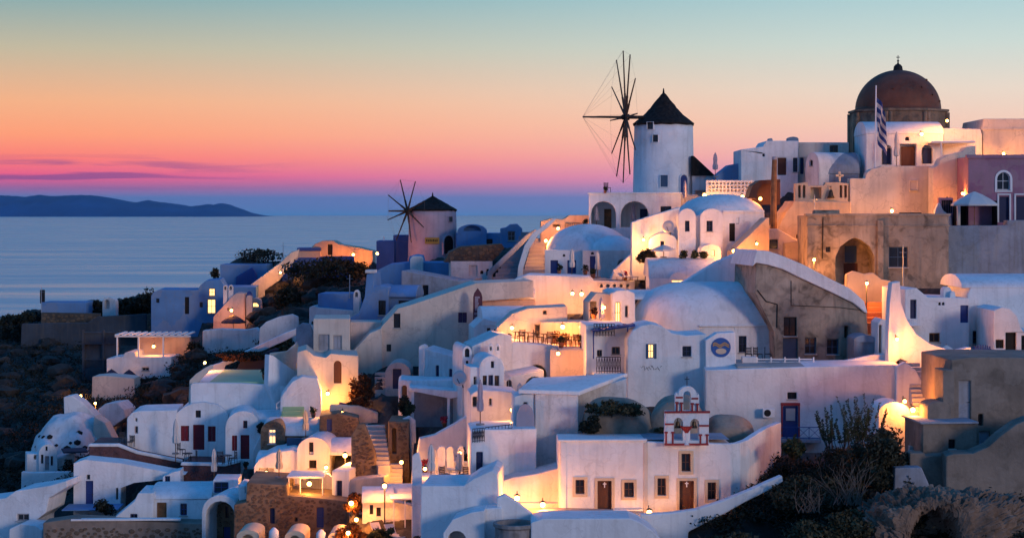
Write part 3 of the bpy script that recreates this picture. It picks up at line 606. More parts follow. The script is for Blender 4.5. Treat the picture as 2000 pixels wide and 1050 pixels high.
t = T('air_conditioner', 'white air conditioning unit beside the blue door', 'air conditioner', 1501, 816, 126.4, -3)
t.slab('case', 1490, 1513, 798, 815, 0, .35, 'paint'); u, z = t.uv(1499, 806); bm = bmesh.new(); lathe(bm, [(.24, 0), (.22, .03), (0, .03)], 16); bmesh.ops.rotate(bm, matrix=Matrix.Rotation(math.pi/2, 3, 'X'), verts=bm.verts); bmesh.ops.translate(bm, vec=(u, 0, z), verts=bm.verts); obj('fan_grille', bm, 'dark', t.root)
t = H('vaulted_shed', 'low white rounded vault beside the lamp at the stair foot', 'shed', 'v:1716,1778,806,785,840', 3, (), 'white', 0, 121)
t.add('r:1716,1778,836,900', 2.6, (), 'brownwall', y=.1)
t = WL('stair_wall', 'tall orange lit white wall curving along the lamp lit stairs', 'wall', '1735,720 1736,640 1738,590 1742,552 1758,549 1760,590 1772,625 1790,652 1818,672 1850,682 1895,684 1895,706 1866,708 1858,738 1842,758 1820,742 1786,712 1758,700', .8, 'white', 8, 130)
t = WL('stair_wall', 'white lower wall tapering down beside the stone stairs', 'wall', '1750,800 1751,716 1768,706 1788,722 1804,750 1806,766 1790,785 1780,800', .6, 'white', 0, 124.6)
t = T('staircase', 'stone stairs descending between the white wall and grey house', 'stairs', 1815, 795, 121.6)
t.steps([(1784-i*1.2, 1840-i*4.3, 794-i*8.6, i*.55) for i in range(11)], 0, 'step'); t.foot(-1.5, 1.5, -.2, 5, -.6)
t = T('staircase', 'lowest grey stone steps between the shed and brown block', 'stairs', 1794, 880, 116)
t.steps([(1777+i*.4, 1813-i*.3, 880-i*8.6, i*.52) for i in range(11)], 0, 'step'); t.foot(-1.5, 1.5, -.2, 7, -.6)
t = T('staircase', 'short lamp lit reddish steps beside the tan ruin', 'stairs', 1714, 630, 142)
t.steps([(1692, 1738, 630-i*10, i*.7) for i in range(5)], 0, 'terracotta'); t.foot(-1.5, 1.5, -.2, 4, -.6)
t = WL('stair_wall', 'rough ochre wall behind the lamp beside the short steps', 'wall', '1650,625 1654,536 1668,529 1690,535 1705,532 1722,545 1740,548 1745,625', .7, 'ochre', 4, 147)

t = H('white_house', 'white house with blue door and tiny paired peepholes right of the lit stair wall', 'house', '1768,700 1768,565 1790,562 1802,572 1812,580 1893,582 1893,700', 6, [('d',1778,1790,585,622,'navy'),('d',1876,1892,596,630,'blue'),('wa',1833,1838,590,596,'dark'),('wa',1840,1845,590,596,'dark'),('w',1815,1836,650,668,'wood')], 'white', 5, 136)
t.add('v:1843,1858,568,560,590', .8, (), 'white', y=1, part='chimney', foot=False); t.add('v:1856,1866,576,568,590', .6, (), 'white', y=.6, part='chimney', foot=False)
t.rail(1773, 634, 1797, 634, 11, 6, 'paint', -.5, part='balcony_railing'); t.slab('balcony', 1770, 1800, 634, 637, -.7, .7, 'white')
t = H('vaulted_house', 'broad blue white vaulted house at the right edge behind the patio', 'house', '1890,700 1890,575 1896,560 2260,560 2260,700', 7, [('w',1936-36,1918,646,672,'blue2'),('d',1920,1936,648,690,'blue2')], 'white', 0, 137.5)
t.vault(1880, 2260, 562, 534, 7)
t = H('round_gabled_house', 'white round gabled house with dark shuttered windows at the right edge', 'house', '1940,716 1941,606 1956,600 1972,602 1986,616 1994,640 2000,648 2240,648 2240,716', 5, [('s',1945,1961,663,680,'dark'),('d',1964,1985,649,695,'dark'),('w',1995,2020,655,690,'dark')], 'white', 0, 132)
t = WL('patio_wall', 'white patio wall with lamp glow beside the blue picket gate', 'wall', '1848,720 1850,690 1866,684 1890,678 1897,678 1897,720', .8, 'white', 0, 130)
t = T('gate', 'blue picket gate between white walls on the right patio', 'gate', 1918, 700, 131)
for i in range(8): t.slab('picket', 1901+i*4.4, 1904+i*4.4, 672+abs(3.5-i), 699, 0, .05, 'blue')
t.slab('crossbar', 1900, 1936, 680, 682.5, -.04, .04, 'blue'); t.slab('crossbar', 1900, 1936, 692, 694.5, -.04, .04, 'blue')

t = H('grey_house', 'large bare grey brown house at the right edge with pale door', 'house', '1858,900 1858,702 1897,697 2260,700 2260,900', 7, [('d',1873,1896,743,824,'greyblue'),('w',1911,1920,808,831,'dark'),('d',1913,1933,842,878,'greyblue')], 'brownwall', 3, 117)
t.add('r:1842,1864,722,830', 2, (), 'brownwall', y=-.3); t.add('v:1812,1858,796,784,850', 2.0, (), 'brownwall', y=-.5)
t = H('brown_block', 'low brown grey flat roofed block with tiny window beside lowest steps', 'house', 'r:1802,1908,827,890', 4, [('w',1853,1866,858,876,'dark')], 'brownwall', 4, 114.5)
t.slab('roof', 1798, 1912, 823, 828, -.2, 4.3, 'greyblue')
t = WL('rampart_wall', 'big curving brown rendered wall sweeping up at the right edge', 'wall', '1846,975 1848,890 1862,886 1900,885 1930,872 1955,850 1985,828 2010,818 2260,812 2260,975', 2, 'brownwall', -4, 111)
t = WL('low_wall', 'short stepped brown wall at the foot of the lowest steps', 'wall', '1776,935 1777,884 1806,884 1807,890 1848,887 1850,935', 1.2, 'brownwall', 0, 113)
t = WL('stone_ledge', 'pale flat stone ledge among the lower right scrub', 'ledge', '1745,922 1748,913 1800,912 1845,918 1850,926', 2, 'greyblue', 0, 112)
# ================================================================ the twin chapel
t = H('chapel', 'white twin fronted chapel with brown doors below the red trimmed bell gable', 'chapel', 'r:1093,1263,860,1012', 3.6, [('wt',1124,1142,936,964,'brown'),('dt',1167,1195,938,1006,'brown'),('wt',1219,1238,941,970,'brown')], 'white', 2, 115.5, px=1263)
t.add('1263,1012 1263,862 1428,866 1432,1012', 3.4, [('wt',1331,1349,885,920,'brown'),('wt',1284,1301,933,967,'brown'),('dt',1327,1356,938,996,'brown'),('wt',1382,1399,941,975,'brown')], 'white', y=.25)
t.slab('cornice', 1090, 1264, 857, 862, -.12, .5, 'white'); t.slab('pilaster', 1257, 1265, 864, 1008, -.07, .3, 'cream'); t.slab('corner_strip', 1095, 1106, 864, 1006, -.06, .2, 'white')
t.slab('bench', 1199, 1256, 994, 1010, -.6, .6, 'white'); t.slab('roof', 1110, 1425, 857.5, 859, .6, 3.6, 'greyblue')
for xm, yc in ((1181, 946), (1341.5, 945)):
    u, z = t.uv(xm, yc); bm = bmesh.new(); box(bm, u-.03, u+.03, .04, .09, z-.18, z+.16); box(bm, u-.11, u+.11, .04, .09, z+.02, z+.08); obj('cross', bm, 'paint', t.root)
# right flank curving back and up
def flank():
    P = [(1428, 866, 1012, .25), (1445, 864, 1004, .6), (1462, 858, 992, 1.6), (1480, 846, 972, 3.2), (1500, 834, 950, 5), (1516, 828, 935, 6.5), (1526, 824, 925, 7.5)]
    bm = bmesh.new(); R = [[], [], [], []]
    for x, yt, yb, y in P:
        (u, zt), (_, zb) = t.uv(x, yt, y), t.uv(x, yb, y)
        for k, q in enumerate(((u, y, zb-1), (u, y, zt), (u-.35, y+.3, zt), (u-.35, y+.3, zb-1))): R[k].append(bm.verts.new(q))
    for i in range(len(P)-1):
        for k in range(4): bm.faces.new((R[k][i], R[k][i+1], R[(k+1) % 4][i+1], R[(k+1) % 4][i]))
    for i in (0, -1): bm.faces.new([R[k][i] for k in range(4)])
    obj('flank_wall', bm, 'white', t.root, bev=.05)
flank()
t = T('bell_gable', 'white bell gable with dark red trim and two bells on the chapel roof', 'belfry', 1345, 866, 115.2, 2)
A2 = lambda x0, x1, ys, yt, yb: [(x0, yb)]+arc(x0, x1, ys, yt, 10)+[(x1, yb)]
P = t.poly('1299,868 1300,803 1385,806 1384,868'); hs = [(t.poly(A2(1316,1334,826,815,860)), .75, False), (t.poly(A2(1348,1366,828,817,860)), .75, False)]
bd = obj('lower_tier', prism(P, 0, .75, hs), 'white', t.root, bev=.03)
P = t.poly([(1320,804), (1320,770), (1323,766)]+arc(1325,1362,772,754,10)+[(1364,768), (1366,772), (1366,805)]); hs = [(t.poly(A2(1335,1350,772,763,802)), .6, False)]
ut = obj('upper_tier', prism(P, .08, .6, hs), 'white', t.root, bev=.03)
for x0, x1, y0, y1 in ((1298,1387,802,806.5),(1299,1316,826,829.5),(1366,1385,829,832.5),(1298,1384,865,869.5)): t.slab('trim_band', x0, x1, y0, y1, -.07, .14, 'trimred', .01)
for x0, x1, y0, y1 in ((1320,1334,774,777.5),(1351,1364,776,779.5)): t.slab('trim_band', x0, x1, y0, y1, .02, .12, 'trimred', .01)
for x, y0, y1 in ((1301,842,868),(1314,842,866),(1368,847,866),(1381,847,868),(1322,784,803),(1331,785,803),(1352,786,804),(1362,787,804)):
    u, z0 = t.uv(x, y1); _, z1 = t.uv(x, y0); bm = bmesh.new(); tube(bm, (u, -.02, z0), (u, -.02, z1), .055, n=8); box(bm, u-.1, u+.1, -.1, .06, z1-.1, z1); obj('column', bm, 'trimred', t.root)
u, z = t.uv(1341, 838); bm = bmesh.new(); lathe(bm, [(.08, -.35), (.2, -.1), (.42, .2), (.0, .2)], 14, c=(u, .1, z)); obj('bowl_capital', bm, 'trimred', t.root)
u, z0 = t.uv(1341, 868); bm = bmesh.new(); lathe(bm, [(.26, 0), (.17, .12), (.15, .55), (.13, 1.0)], 12, c=(u, .1, z0)); obj('central_column', bm, 'white', t.root, smooth=True)
for x in (1325, 1357):
    u, z = t.uv(x, 830); bm = bmesh.new(); lathe(bm, [(0, .42), (.1, .4), (.15, .15), (.23, 0), (0, .05)], 12, c=(u, .38, z-.2)); tube(bm, (u, .38, z+.2), (u, .38, z+.42), .025); obj('bell', bm, 'bronze', t.root)
u, z = t.uv(1343, 754); bm = bmesh.new(); tube(bm, (u, .3, z), (u, .3, z+.6), .025); tube(bm, (u-.15, .3, z+.42), (u+.15, .3, z+.42), .025); obj('cross', bm, 'iron', t.root)

t = T('staircase', 'grey steps climbing behind the right flank of the chapel', 'stairs', 1480, 960, 119)
t.steps([(1452+i*9, 1530, 955-i*9, i*.55) for i in range(6)], 0, 'stepdark')
t = WL('stair_wall', 'white wall curving up to the right from below the chapel doors', 'wall', '1250,1075 1251,1004 1310,1001 1360,994 1410,978 1460,958 1500,940 1528,928 1530,940 1500,958 1455,980 1420,1000 1380,1020 1345,1038 1335,1075', .6, 'white', 8, 112, px=1300)
t = WL('retaining_wall', 'lavender white retaining wall with broad round top below the chapel court', 'wall', '1036,1100 1037,1020 1060,1012 1230,1011 1252,1020 1275,1036 1290,1052 1300,1100', 3, 'white', 0, 108.5)
t = WL('chapel_court', 'paved court in front of the chapel doors', 'court', '1000,1030 1002,1006 1090,1003 1262,1008 1262,1030', 2.6, 'paving', 0, 112.8)
for (st, lb, D_) in (('1132,870 1132,806 1150,796 1200,790 1250,786 1268,800 1272,830 1280,870', 'big rounded brown rock mound left of the bell gable', 119.6), ('1262,866 1262,790 1275,782 1300,784 1345,800 1370,830 1380,866', 'smaller rounded brown rock beside the bell gable', 119.8), ('1372,868 1378,816 1420,822 1470,832 1476,845 1440,860 1430,868', 'low sloping brown rock right of the bell gable', 121.0)):
    t = T('rock_mound', None, None, 1200, 860, D_, root=bpy.data.objects.new('_t', None)); P = parse(st); x0, x1 = min(p[0] for p in P), max(p[0] for p in P); yt = min(p[1] for p in P)
    bm = bmesh.new(); bmesh.ops.create_icosphere(bm, subdivisions=4, radius=1)
    ph = random.random()*9
    for v in bm.verts:
        n_ = .10*math.sin(v.co.x*4+ph)+.08*math.sin(v.co.y*5+v.co.z*4+ph*2); v.co = Vector((math.copysign(abs(v.co.x)**.6, v.co.x), math.copysign(abs(v.co.y)**.7, v.co.y), math.copysign(abs(v.co.z)**.65, v.co.z)))*(1+n_*.5)
        v.co.x *= (x1-x0)/2*t.m; v.co.y *= 1.9; v.co.z *= (866-yt)*t.m*1.12
    single('rock_mound', lb, 'rock', bm, 'rockbeige', PT((x0+x1)/2, 868, D_+1.6), smooth=True)

# ================================================================ centre
t = H('gabled_house', 'large pinkish white blank gable wall with blue sloping roof in the centre', 'house', '1045,945 1045,772 1050,760 1078,762 1130,766 1130,945', 7, (), 'white2', 3, 121, px=1090)
t.add('1130,880 1130,768 1224,738 1224,880', 3, (), 'white2', y=3.2)
bm = bmesh.new(); q = [t.uv(1012, 768, -.2), t.uv(1132, 772, -.2)]; q2 = [t.uv(1040, 745, 5), t.uv(1226, 736, 5)]
for f in (0, .22):
    pass
vs = [bm.verts.new(p) for p in ((q[0][0], -.2, q[0][1]), (q[1][0], -.2, q[1][1]), (q2[1][0], 5, q2[1][1]), (q2[0][0], 5, q2[0][1]))]; fc = bm.faces.new(vs); ex = bmesh.ops.extrude_face_region(bm, geom=[fc]); bmesh.ops.translate(bm, vec=(0, 0, .28), verts=[v for v in ex['geom'] if isinstance(v, bmesh.types.BMVert)]); obj('roof', bm, 'white', t.root, bev=.06)
t.add('1000,800 1004,774 1044,764 1046,800', 3, [('w',1022,1030,785,798,'navy')], 'white', y=.2)
t = H('lower_court_house', 'warm lit pinkish wall with sloping ledge left of the chapel', 'wall', '970,1006 972,942 1000,932 1045,925 1096,912 1096,1006', 3, (), 'white2', 2, 117)
t.slab('bench', 985, 1094, 982, 1000, -.7, .7, 'white2')
t = H('balcony_house', 'white house with iron balcony rail and arched blue door above the terrace', 'house', '920,935 920,842 945,838 975,838 1048,836 1048,935', 5, [('d',930,943,882,926,'navy')], 'white', 4, 119)
t.rail(923, 864, 946, 862, 27, 7, y=-.25, x_=True, part='balcony_railing'); t.rail(948, 842, 1000, 836, 8, 8, y=.4, part='terrace_railing')
t = H('terrace_house', 'white stepped house with lit courtyard wall and leaning fence panel', 'house', '918,850 919,770 935,760 1010,765 1010,850', 4, [('w',923,932,774,794,'dark'),('w',955,961,777,792,'greyblue')], 'white', 5, 127)
t.add('1010,850 1010,790 1046,770 1046,850', 3.5, (), 'cream', y=.8)
t = WL('fence_panel', 'pale rounded reed fence panel on the railed terrace', 'fence', 'v:1008,1044,818,788,838', .08, 'canvaslilac', 4, 120.4, skirt=.2)
t = H('chapel_house', 'white gabled chapel house with tall triple door in the centre', 'house', 'v:937,985,718,694,775', 4, [('d',954,963,732,772,'navy'),('w',943,951,733,762,'navy'),('w',966,975,733,762,'navy'),('w',959,965,705,718,'navy')], 'white', 10, 131)
t.add('985,775 985,745 1000,735 1062,722 1066,775', 4.5, [('wa',989,1000,735+6,772,'greyblue'),('ca',1026,1062,735,770)], 'white2', y=.4)
t.add('r:918,938,716,775', 3, [('w',925,931,735,752,'navy')], 'white', y=.3)
t = H('vaulted_house', 'narrow white barrel house with tall slit window beside satellite dish', 'house', 'v:903,922,690,675,775', 5, [('wa',908,917,680,697,'dark'),('w',910,915,704,728,'navy')], 'white', 10, 135)
t.add('922,775 922,676 975,652 1000,655 1005,775', 4.5, (), 'white2', y=.3)
t = T('chimney_pots', 'pair of white arched chimney vents on the central chapel house', 'chimney', 965, 698, 134)
for x0, x1 in ((954,963),(968,977)): t.add(f'v:{x0},{x1},680,672,698', .5, [('ha',x0+2.5,x1-2.5,676,684)], 'white', part='vent', skirt=.3, foot=False, bev=.02)
t = H('restaurant_house', 'lamp lit restaurant terrace block crowded with tables and pots', 'restaurant', '1000,760 1000,668 1060,672 1145,684 1146,760', 6, [('ca',1028,1068,712,752)], 'white', 2, 136)
t.slab('terrace_floor', 1000, 1146, 682, 684, .2, 5, 'terracotta')
t.add('968,690 970,640 1000,612 1030,602 1108,598 1110,690', 4, [('w',1060,1068,606,614,'wood'),('h',1045,1060,634,655)], 'cream', y=4.5)
t.add('r:1056,1148,628,690', 3, (), 'cream', y=3.4)
t = H('pink_wall_house', 'warm pink wall between restaurant terrace and blue pergola house', 'house', 'r:1074,1146,682,745', 5, (), 'pinkish', -6, 134)
t = H('pergola_house', 'white house with blue steel pergola and iron balcony', 'house', 'r:1144,1224,634,748', 5, [('w',1166,1176,683,696,'wood'),('w',1195,1211,677,692,'wood')], 'white', 3, 132)
t.slab('balcony', 1160, 1216, 728, 733, -1.2, 1.3, 'white'); t.rail(1165, 728, 1212, 728, 31, 9, 'iron', -1.1, True, part='balcony_railing'); t.rail(1160, 656, 1200, 656, 24, 7, 'iron', -.4, True, part='upper_railing')
pg = obj('pergola', prism(t.poly('1157,648 1157,645 1236,634 1240,632 1240,637', -1.2), -1.3, 1.6), 'blue', t.root)
for x in (1159, 1226):
    u, z = t.uv(x, 645 if x < 1200 else 636, -1.2); u2, z2 = t.uv(x, 700 if x < 1200 else 648, -1.2); bm = bmesh.new(); tube(bm, (u2, -1.2, z2), (u, -1.2, z), .05); obj('pergola_post', bm, 'blue', t.root)
for i in range(6): 
    t.slab('pergola_slat', 1163+i*12, 1169+i*12, 643.5-i*1.7, 646-i*1.7, -1.8, 2.2, 'blue', 0)
t = H('door_house', 'white house with lit open doorway above the blue pergola', 'house', '1196,650 1196,572 1205,567 1226,566 1240,572 1244,650', 5, [('l',1202,1212,590,631,'wood'),('w',1221,1227,597,620,'wood')], 'white', 6, 140)
t.add('1150,650 1150,590 1165,572 1198,576 1198,650', 3, [('h',1152,1165,588,622)], 'cream', y=.8)
t.vault(1226, 1330, 585, 565, 5, y=2)
t = H('vaulted_house', 'lavender barrel roof block right of the tall dark red sign', 'house', 'r:938,1046,585,612', 5, (), 'pinkish', 3, 156)
t.vault(938, 1046, 585, 560, 5, 'white2')
t = H('vaulted_house', 'pale blue low vault with small windows beneath the tall sign', 'house', '925,690 925,640 945,622 1010,640 1012,690', 5, [('w',951,958,640,656,'navy'),('w',965,971,642,653,'navy'),('w',976,982,643,650,'navy')], 'white', 6, 148)
t.vault(944, 1030, 636, 597, 6)
t = H('beige_gable_house', 'huge bare beige gable wall with two small shuttered windows', 'house', '735,712 736,648 778,602 800,596 930,553 1042,548 1042,580 936,588 936,712', 6, [('w',769,782,612,640,'dark'),('s',895,912,610,630,'purple'),('d',720+2+14,745,664,692,'purple'),('w',755,764,672,686,'dark')], 'cream', 6, 154, px=830)
t.slab('ledge', 733, 750, 640, 645, -.2, .3, 'cream') if False else None
t = T('sign_board', 'tall dark red arched sign board on the beige gable', 'sign', 933, 630, 153, 6)
b_ = obj('board', prism(t.poly([(924,630), (924,580), (926,572), (933,562), (940,572), (942,580), (942,630)]), -.1, .1), 'signred', t.root)
bm = bmesh.new()
for k in range(7):
    (u0, z), (u1, _) = t.uv(928, 580+k*4, -.1), t.uv(938, 580+k*4, -.1); w_ = (u1-u0)*(.5+.5*random.random())
    for j in range(5): box(bm, u0+j*w_/5, u0+j*w_/5+w_*.14, -.115, -.101, z-.09, z+.05)
for k in range(2): 
    (u0, z), (u1, _) = t.uv(927, 612+k*8, -.1), t.uv(939, 612+k*8, -.1)
    for j in range(5): box(bm, u0+j*(u1-u0)/5, u0+j*(u1-u0)/5+.06, -.115, -.101, z-.12, z+.1)
obj('lettering', bm, 'canvaslilac', b_)
t = H('grey_flat_house', 'grey stained flat roofed house below the stone roof', 'house', '782,600 784,528 893,548 925,545 925,600', 5, [('w',825,836,557,582,'dark')], 'greyblue', -8, 172, px=890)
t = H('stone_roof_house', 'white low house with dark cobbled stone sloping roof near the stairs', 'house', 'r:880,962,510,556', 5, [('s',916,932,518,540,'white2'),('w',950,955,525,538,'dark'),('wa',938,944,528,535,'dark')], 'white2', 4, 180)
bm = prism(t.poly('868,512 878,492 900,482 980,476 985,484 958,514', .1), .1, 4); rf = obj('roof', bm, 'stonedark', t.root)
t.stones('870,511 880,493 902,483 980,477 983,484 957,513', .55, 'stone', .08, part='roof_stones')
t = H('ridge_house', 'deep blue low house with rounded roof right of the small windmill', 'house', 'r:890,980,455,500', 5, [('d',931,938,472,480,'wood'),('w',950,962,467,478,'dark')], 'blueshade', 0, 203)
t.add('v:893,950,452,438,500', 5, [('ha',905,940,440,451)], 'blueshade', y=-.6)
t = H('ridge_house', 'tiny gabled blue hut on the ridge above the dark stairs', 'house', '976,480 977,446 988,444 996,438 1010,437 1020,446 1022,480', 4, [('w',992,1006,452,470,'greyblue')], 'blueshade', 0, 196)
t = H('ridge_house', 'deep blue cube house left of the small windmill with lamp', 'house', 'r:735,770,470,525', 5, (), 'deepblueshade', 0, 208)
t.add('r:768,800,459,525', 5, (), 'deepblueshade', y=.6)
t.slab('vent', 748, 751, 462, 470, 1, .3, 'white')
t = H('low_house', 'pale blue low house with stubby chimney below the small windmill', 'house', '730,560 732,530 760,516 798,512 800,500 812,498 824,500 826,512 880,512 892,540 892,560', 5, (), 'blueshade', 0, 186)
t.add('800,530 801,505 806,500 822,500 826,505 826,530', 1.2, (), 'white2', y=-.8, part='chimney', foot=False)
t = H('blue_vault_house', 'blue vaulted house with swooping chimney wall and dark windows', 'house', '655,650 655,636 700,612 712,580 716,535 728,533 730,560 742,556 758,560 762,650', 4, [('w',739,753,587,615,'dark')], 'blueshade', -6, 166, px=720)
t.add('r:757,812,575,640', 4, [('w',778,800,587,600,'dark')], 'blueshade', y=.6)
t.vault(750, 812, 580, 556, 4.5, 'blueshade', y=.3)
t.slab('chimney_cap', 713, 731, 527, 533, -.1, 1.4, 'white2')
t = H('blue_box_house', 'blue flat house with pink base and tiny arched belfry', 'house', '620,640 621,573 690,573 697,600 697,640', 4, (), 'blueshade', -4, 176, px=690)
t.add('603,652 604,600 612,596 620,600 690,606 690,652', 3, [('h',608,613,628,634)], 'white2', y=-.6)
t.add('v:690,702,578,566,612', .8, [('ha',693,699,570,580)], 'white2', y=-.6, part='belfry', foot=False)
t = H('grey_house', 'grey beige cube house with two pale blind windows beside purple door', 'house', 'r:612,684,622,708', 6, [('s',622,643,653,684,'greyblue'),('s',651,667,655,684,'greyblue')], 'cream', 5, 152)
t.add('684,708 684,692 722,650 746,640 748,708', 3, (), 'cream', y=.3, part='stair_flank')
t.add('r:684,745,628,708', 3, (), 'pinkish', y=3)
t = H('round_wall_house', 'orange lit house with one tall arched window and rounded top', 'house', '580,800 580,688 598,682 614,694 636,698 646,690 700,694 702,800', 6, [('da',652,667,704,748,'brown')], 'cream', 6, 147)
t = H('arched_cell', 'small peach round topped hut with navy door at the step foot', 'hut', 'v:752,802,730,707,770', 4, [('d',767,784,720,759,'navy')], 'pinkish', 0, 147)
t = T('staircase', 'narrow pale steps beside the peach round topped hut', 'stairs', 740, 772, 147)
t.steps([(732, 752, 770-i*8.5, i*.5) for i in range(6)], 0, 'step')
t = H('pink_house', 'pinkish wall with two slit windows left of the satellite dish', 'house', '826,770 828,680 895,700 897,770', 4, [('d',851,857,713,740,'navy'),('d',877,883,720,743,'purple')], 'white2', -8, 143, px=895)
t.add('v:818,832,680,673,700', 1, (), 'white', part='chimney', y=.6, foot=False)
t = H('porch_house', 'white house with slanting flat porch roof on posts over a dark recess', 'house', '778,830 778,745 784,740 800,742 903,742 905,830', 4, [('da',785,795,752,790,'wood')], 'white', 3, 140)
t.add('r:806,905,765,830', .3, (), 'greyblue', y=-.4, part='recess_wall', foot=False)
t.add('798,762 800,756 905,764 907,772 880,778', 3.2, (), 'white', y=-2.6, part='porch_roof', skirt=0, foot=False)
for x, y1 in ((806,820),(876,830)):
    u, z = t.uv(x, 764, -2.4); u2, z2 = t.uv(x, y1+6, -2.4); bm = bmesh.new(); box(bm, u-.1, u+.1, -2.5, -2.3, z2, z); obj('post', bm, 'paint', t.root)
t = WL('curved_wall', 'lavender wall sweeping up behind the closed parasols', 'wall', '814,905 816,880 820,855 850,848 890,826 918,808 920,905', .7, 'white', 8, 131)
t = H('sun_terrace', 'white sun terrace with parasols and small arched niches', 'terrace', 'r:804,920,946,1000', 7, (), 'white', 3, 118)
t.add('804,960 805,890 818,882 824,905 826,960', .5, (), 'white', y=.4, part='side_wall', foot=False)
t.add('815,950 817,908 850,900 918,902 920,950', .6, (), 'white', y=6, part='back_wall', foot=False)
for x0, x1 in ((855,870),(872,886),(893,906)): t.add(f'v:{x0},{x1},880,871,904', .5, (), 'white', y=5.6, part='niche', skirt=.3, foot=False)
t = H('blue_stepped_house', 'large blue white stepped wall with round arch at bottom centre', 'house', '820,1100 822,948 905,948 925,934 960,918 972,925 976,1000 985,1100', 5, (), 'white', -4, 113, px=900)
t.add('862,1100 866,1040 884,1014 920,1000 946,996 948,1100', 3, [('ca',874,910,1036,1085)], 'white', y=-2.5)
t.add('946,1100 948,992 980,990 984,1100', 3, (), 'white', y=-1.5)
t = WL('stair_wall', 'white slanting wall running down from the lit ledge to the well', 'wall', '968,1050 970,972 985,965 1010,980 1040,1003 1044,1050', .6, 'white', 0, 111.5)
# ================================================================ left
t = H('red_door_house', 'white round gabled house with dark red door and shutters on the terrace', 'house', '345,900 345,806 358,795 376,787 400,785 425,790 438,800 445,812 445,900', 6, [('s',353,369,831,861,'red'),('d',377,399,829,878,'red'),('s',406,421,832,862,'red'),('w',382,392,801,815,'dark')], 'white', 4, 148)
t.add('247,900 248,816 258,805 270,802 345,800 345,900', 5, [('w',264,268,816,823,'dark'),('w',263,269,832,846,'red')], 'white', y=-.3)
t.vault(284, 345, 822, 800, 4, y=.2)
t = H('red_shutter_house', 'white gabled house with red door and shutter right of the red door house', 'house', 'v:440,508,835,802,912', 7, [('w',475,483,821,836,'red'),('s',453,463,850,880,'red'),('d',470,487,849,896,'red')], 'white', 6, 144)
t.vault(470, 600, 830, 800, 5, y=1.5)
t.add('490,912 494,880 508,850 520,842 524,912', 1.5, (), 'white', y=-1, part='buttress')
t = H('terrace', 'chair terrace with dark red stone front below the red door house', 'terrace', '172,925 174,868 230,868 268,882 354,900 354,925', 5, (), 'stonered', 3, 146)
t.stones('173,922 175,872 230,872 266,886 352,904 352,922', .4, 'stonered', -.02, part='stones')
t.add('170,872 174,866 232,866 268,880 356,898 356,904 266,886 230,872', .45, (), 'white', y=-.15, part='coping', skirt=0, foot=False)
t = H('terrace', 'parasol terrace with dark red stone front below the red shutter house', 'terrace', '355,950 355,906 440,908 468,900 468,950', 5, (), 'stonered', 3, 143)
t.stones('356,940 356,908 440,910 467,903 467,940', .4, 'stonered', -.02, part='stones')
t.add('352,908 354,902 440,904 470,896 470,902 440,910', .45, (), 'white', y=-.15, part='coping', skirt=0, foot=False)
t = H('pool_terrace', 'big white curved pool terrace with pale green water', 'pool terrace', '372,812 372,752 376,748 400,747 470,748 530,752 560,754 590,770 600,812', 13, (), 'white', 3, 149)
bm = bmesh.new(); (u0, z), (u1, _) = t.uv(408, 749, .5), t.uv(552, 752, .5); box(bm, u0, u1, .7, 12.4, z-.3, z+.14); obj('pool_water', bm, 'pool', t.root, bev=.05)
t.add('368,780 370,742 382,730 400,718 412,712 416,718 400,732 386,748 384,780', .7, (), 'cream', y=.6, part='parapet', skirt=.4, foot=False)
t = WL('pool_parapet', 'long white sloping parapet climbing behind the pool to dark awning', 'wall', '400,728 404,716 430,708 500,676 560,648 582,640 586,650 560,664 520,682 470,702 440,714 420,724', .6, 'white', 8, 165, px=490)
t = WL('pool_side_wall', 'white slanted side wall at the right end of the pool', 'wall', '524,752 526,692 534,694 576,724 622,760 625,785 560,790', .7, 'white', 40, 150)
t.slab
t = H('pool_steps_block', 'white rounded block with yellowish steps beside the pool', 'terrace', '545,822 548,775 570,745 590,735 620,738 628,760 630,822', 4, (), 'white', 6, 145)
t.steps([(548+i*2, 590+i*2, 812-i*9, i*.4-.9) for i in range(6)], 0, 'pool'); 
t.rail(540, 800, 590, 765, 12, 5, 'paint', -1.2, part='handrail')
t = H('stone_vault_house', 'pink barrel roofed stone house with one glowing window', 'house', 'v:509,556,842,822,876', 5, [('l',524,538,838,866,'paint')], 'mortar', -6, 141, px=556)
t.stones(A2(509,556,842,822,876), .33, 'stone', -.02, holes=[[(522,868),(522,836),(540,836),(540,868)]])
t.add('556,876 556,852 626,838 628,876', 4, (), 'mortar', y=.5); t.stones('556,874 556,853 626,840 627,874', .33, 'stone', .48)
t.vault(512, 624, 850, 814, 5, 'white2', y=.2)
t.slab('blue_tiled_panel', 560, 596, 855, 872, -1.3, .2, 'blue2')
t = H('vaulted_house', 'white barrel roofed house with slit window lit by a star bright lamp', 'house', 'v:580,644,880,853,935', 5, [('w',603,612,863,887,'navy'),('w',603,618,898,914,'dark')], 'white', -5, 136, px=640)
t.vault(596, 720, 888, 854, 5, 'white', y=.2); t.add('644,935 644,890 735,888 738,935', 3, (), 'mortar', y=1.0); t.stones('645,930 645,892 734,890 737,930', .33, 'stone', .98)
t = H('vaulted_house', 'white vault with open porch and closed parasol above the stone house', 'house', '494,955 496,910 506,896 530,884 570,878 592,884 594,955', 5, [('h',505,535,914,943)], 'white', 2, 136.5)
t.vault(500, 600, 905, 880, 5, y=.4); t.add('r:583,595,893,928', .6, (), 'blue2', y=-.3, part='door', foot=False)
t = H('flat_house', 'white flat roofed cube with warm lit side and dark door', 'house', 'r:648,682,918,1000', 5, [('d',657,668,938,970,'navy')], 'white', -10, 130, px=682)
t.add('682,1000 682,936 750,930 752,1000', 4, (), 'cream', y=.2)
t.slab('roof', 646, 756, 914, 919, -.1, 4, 'white') if False else None
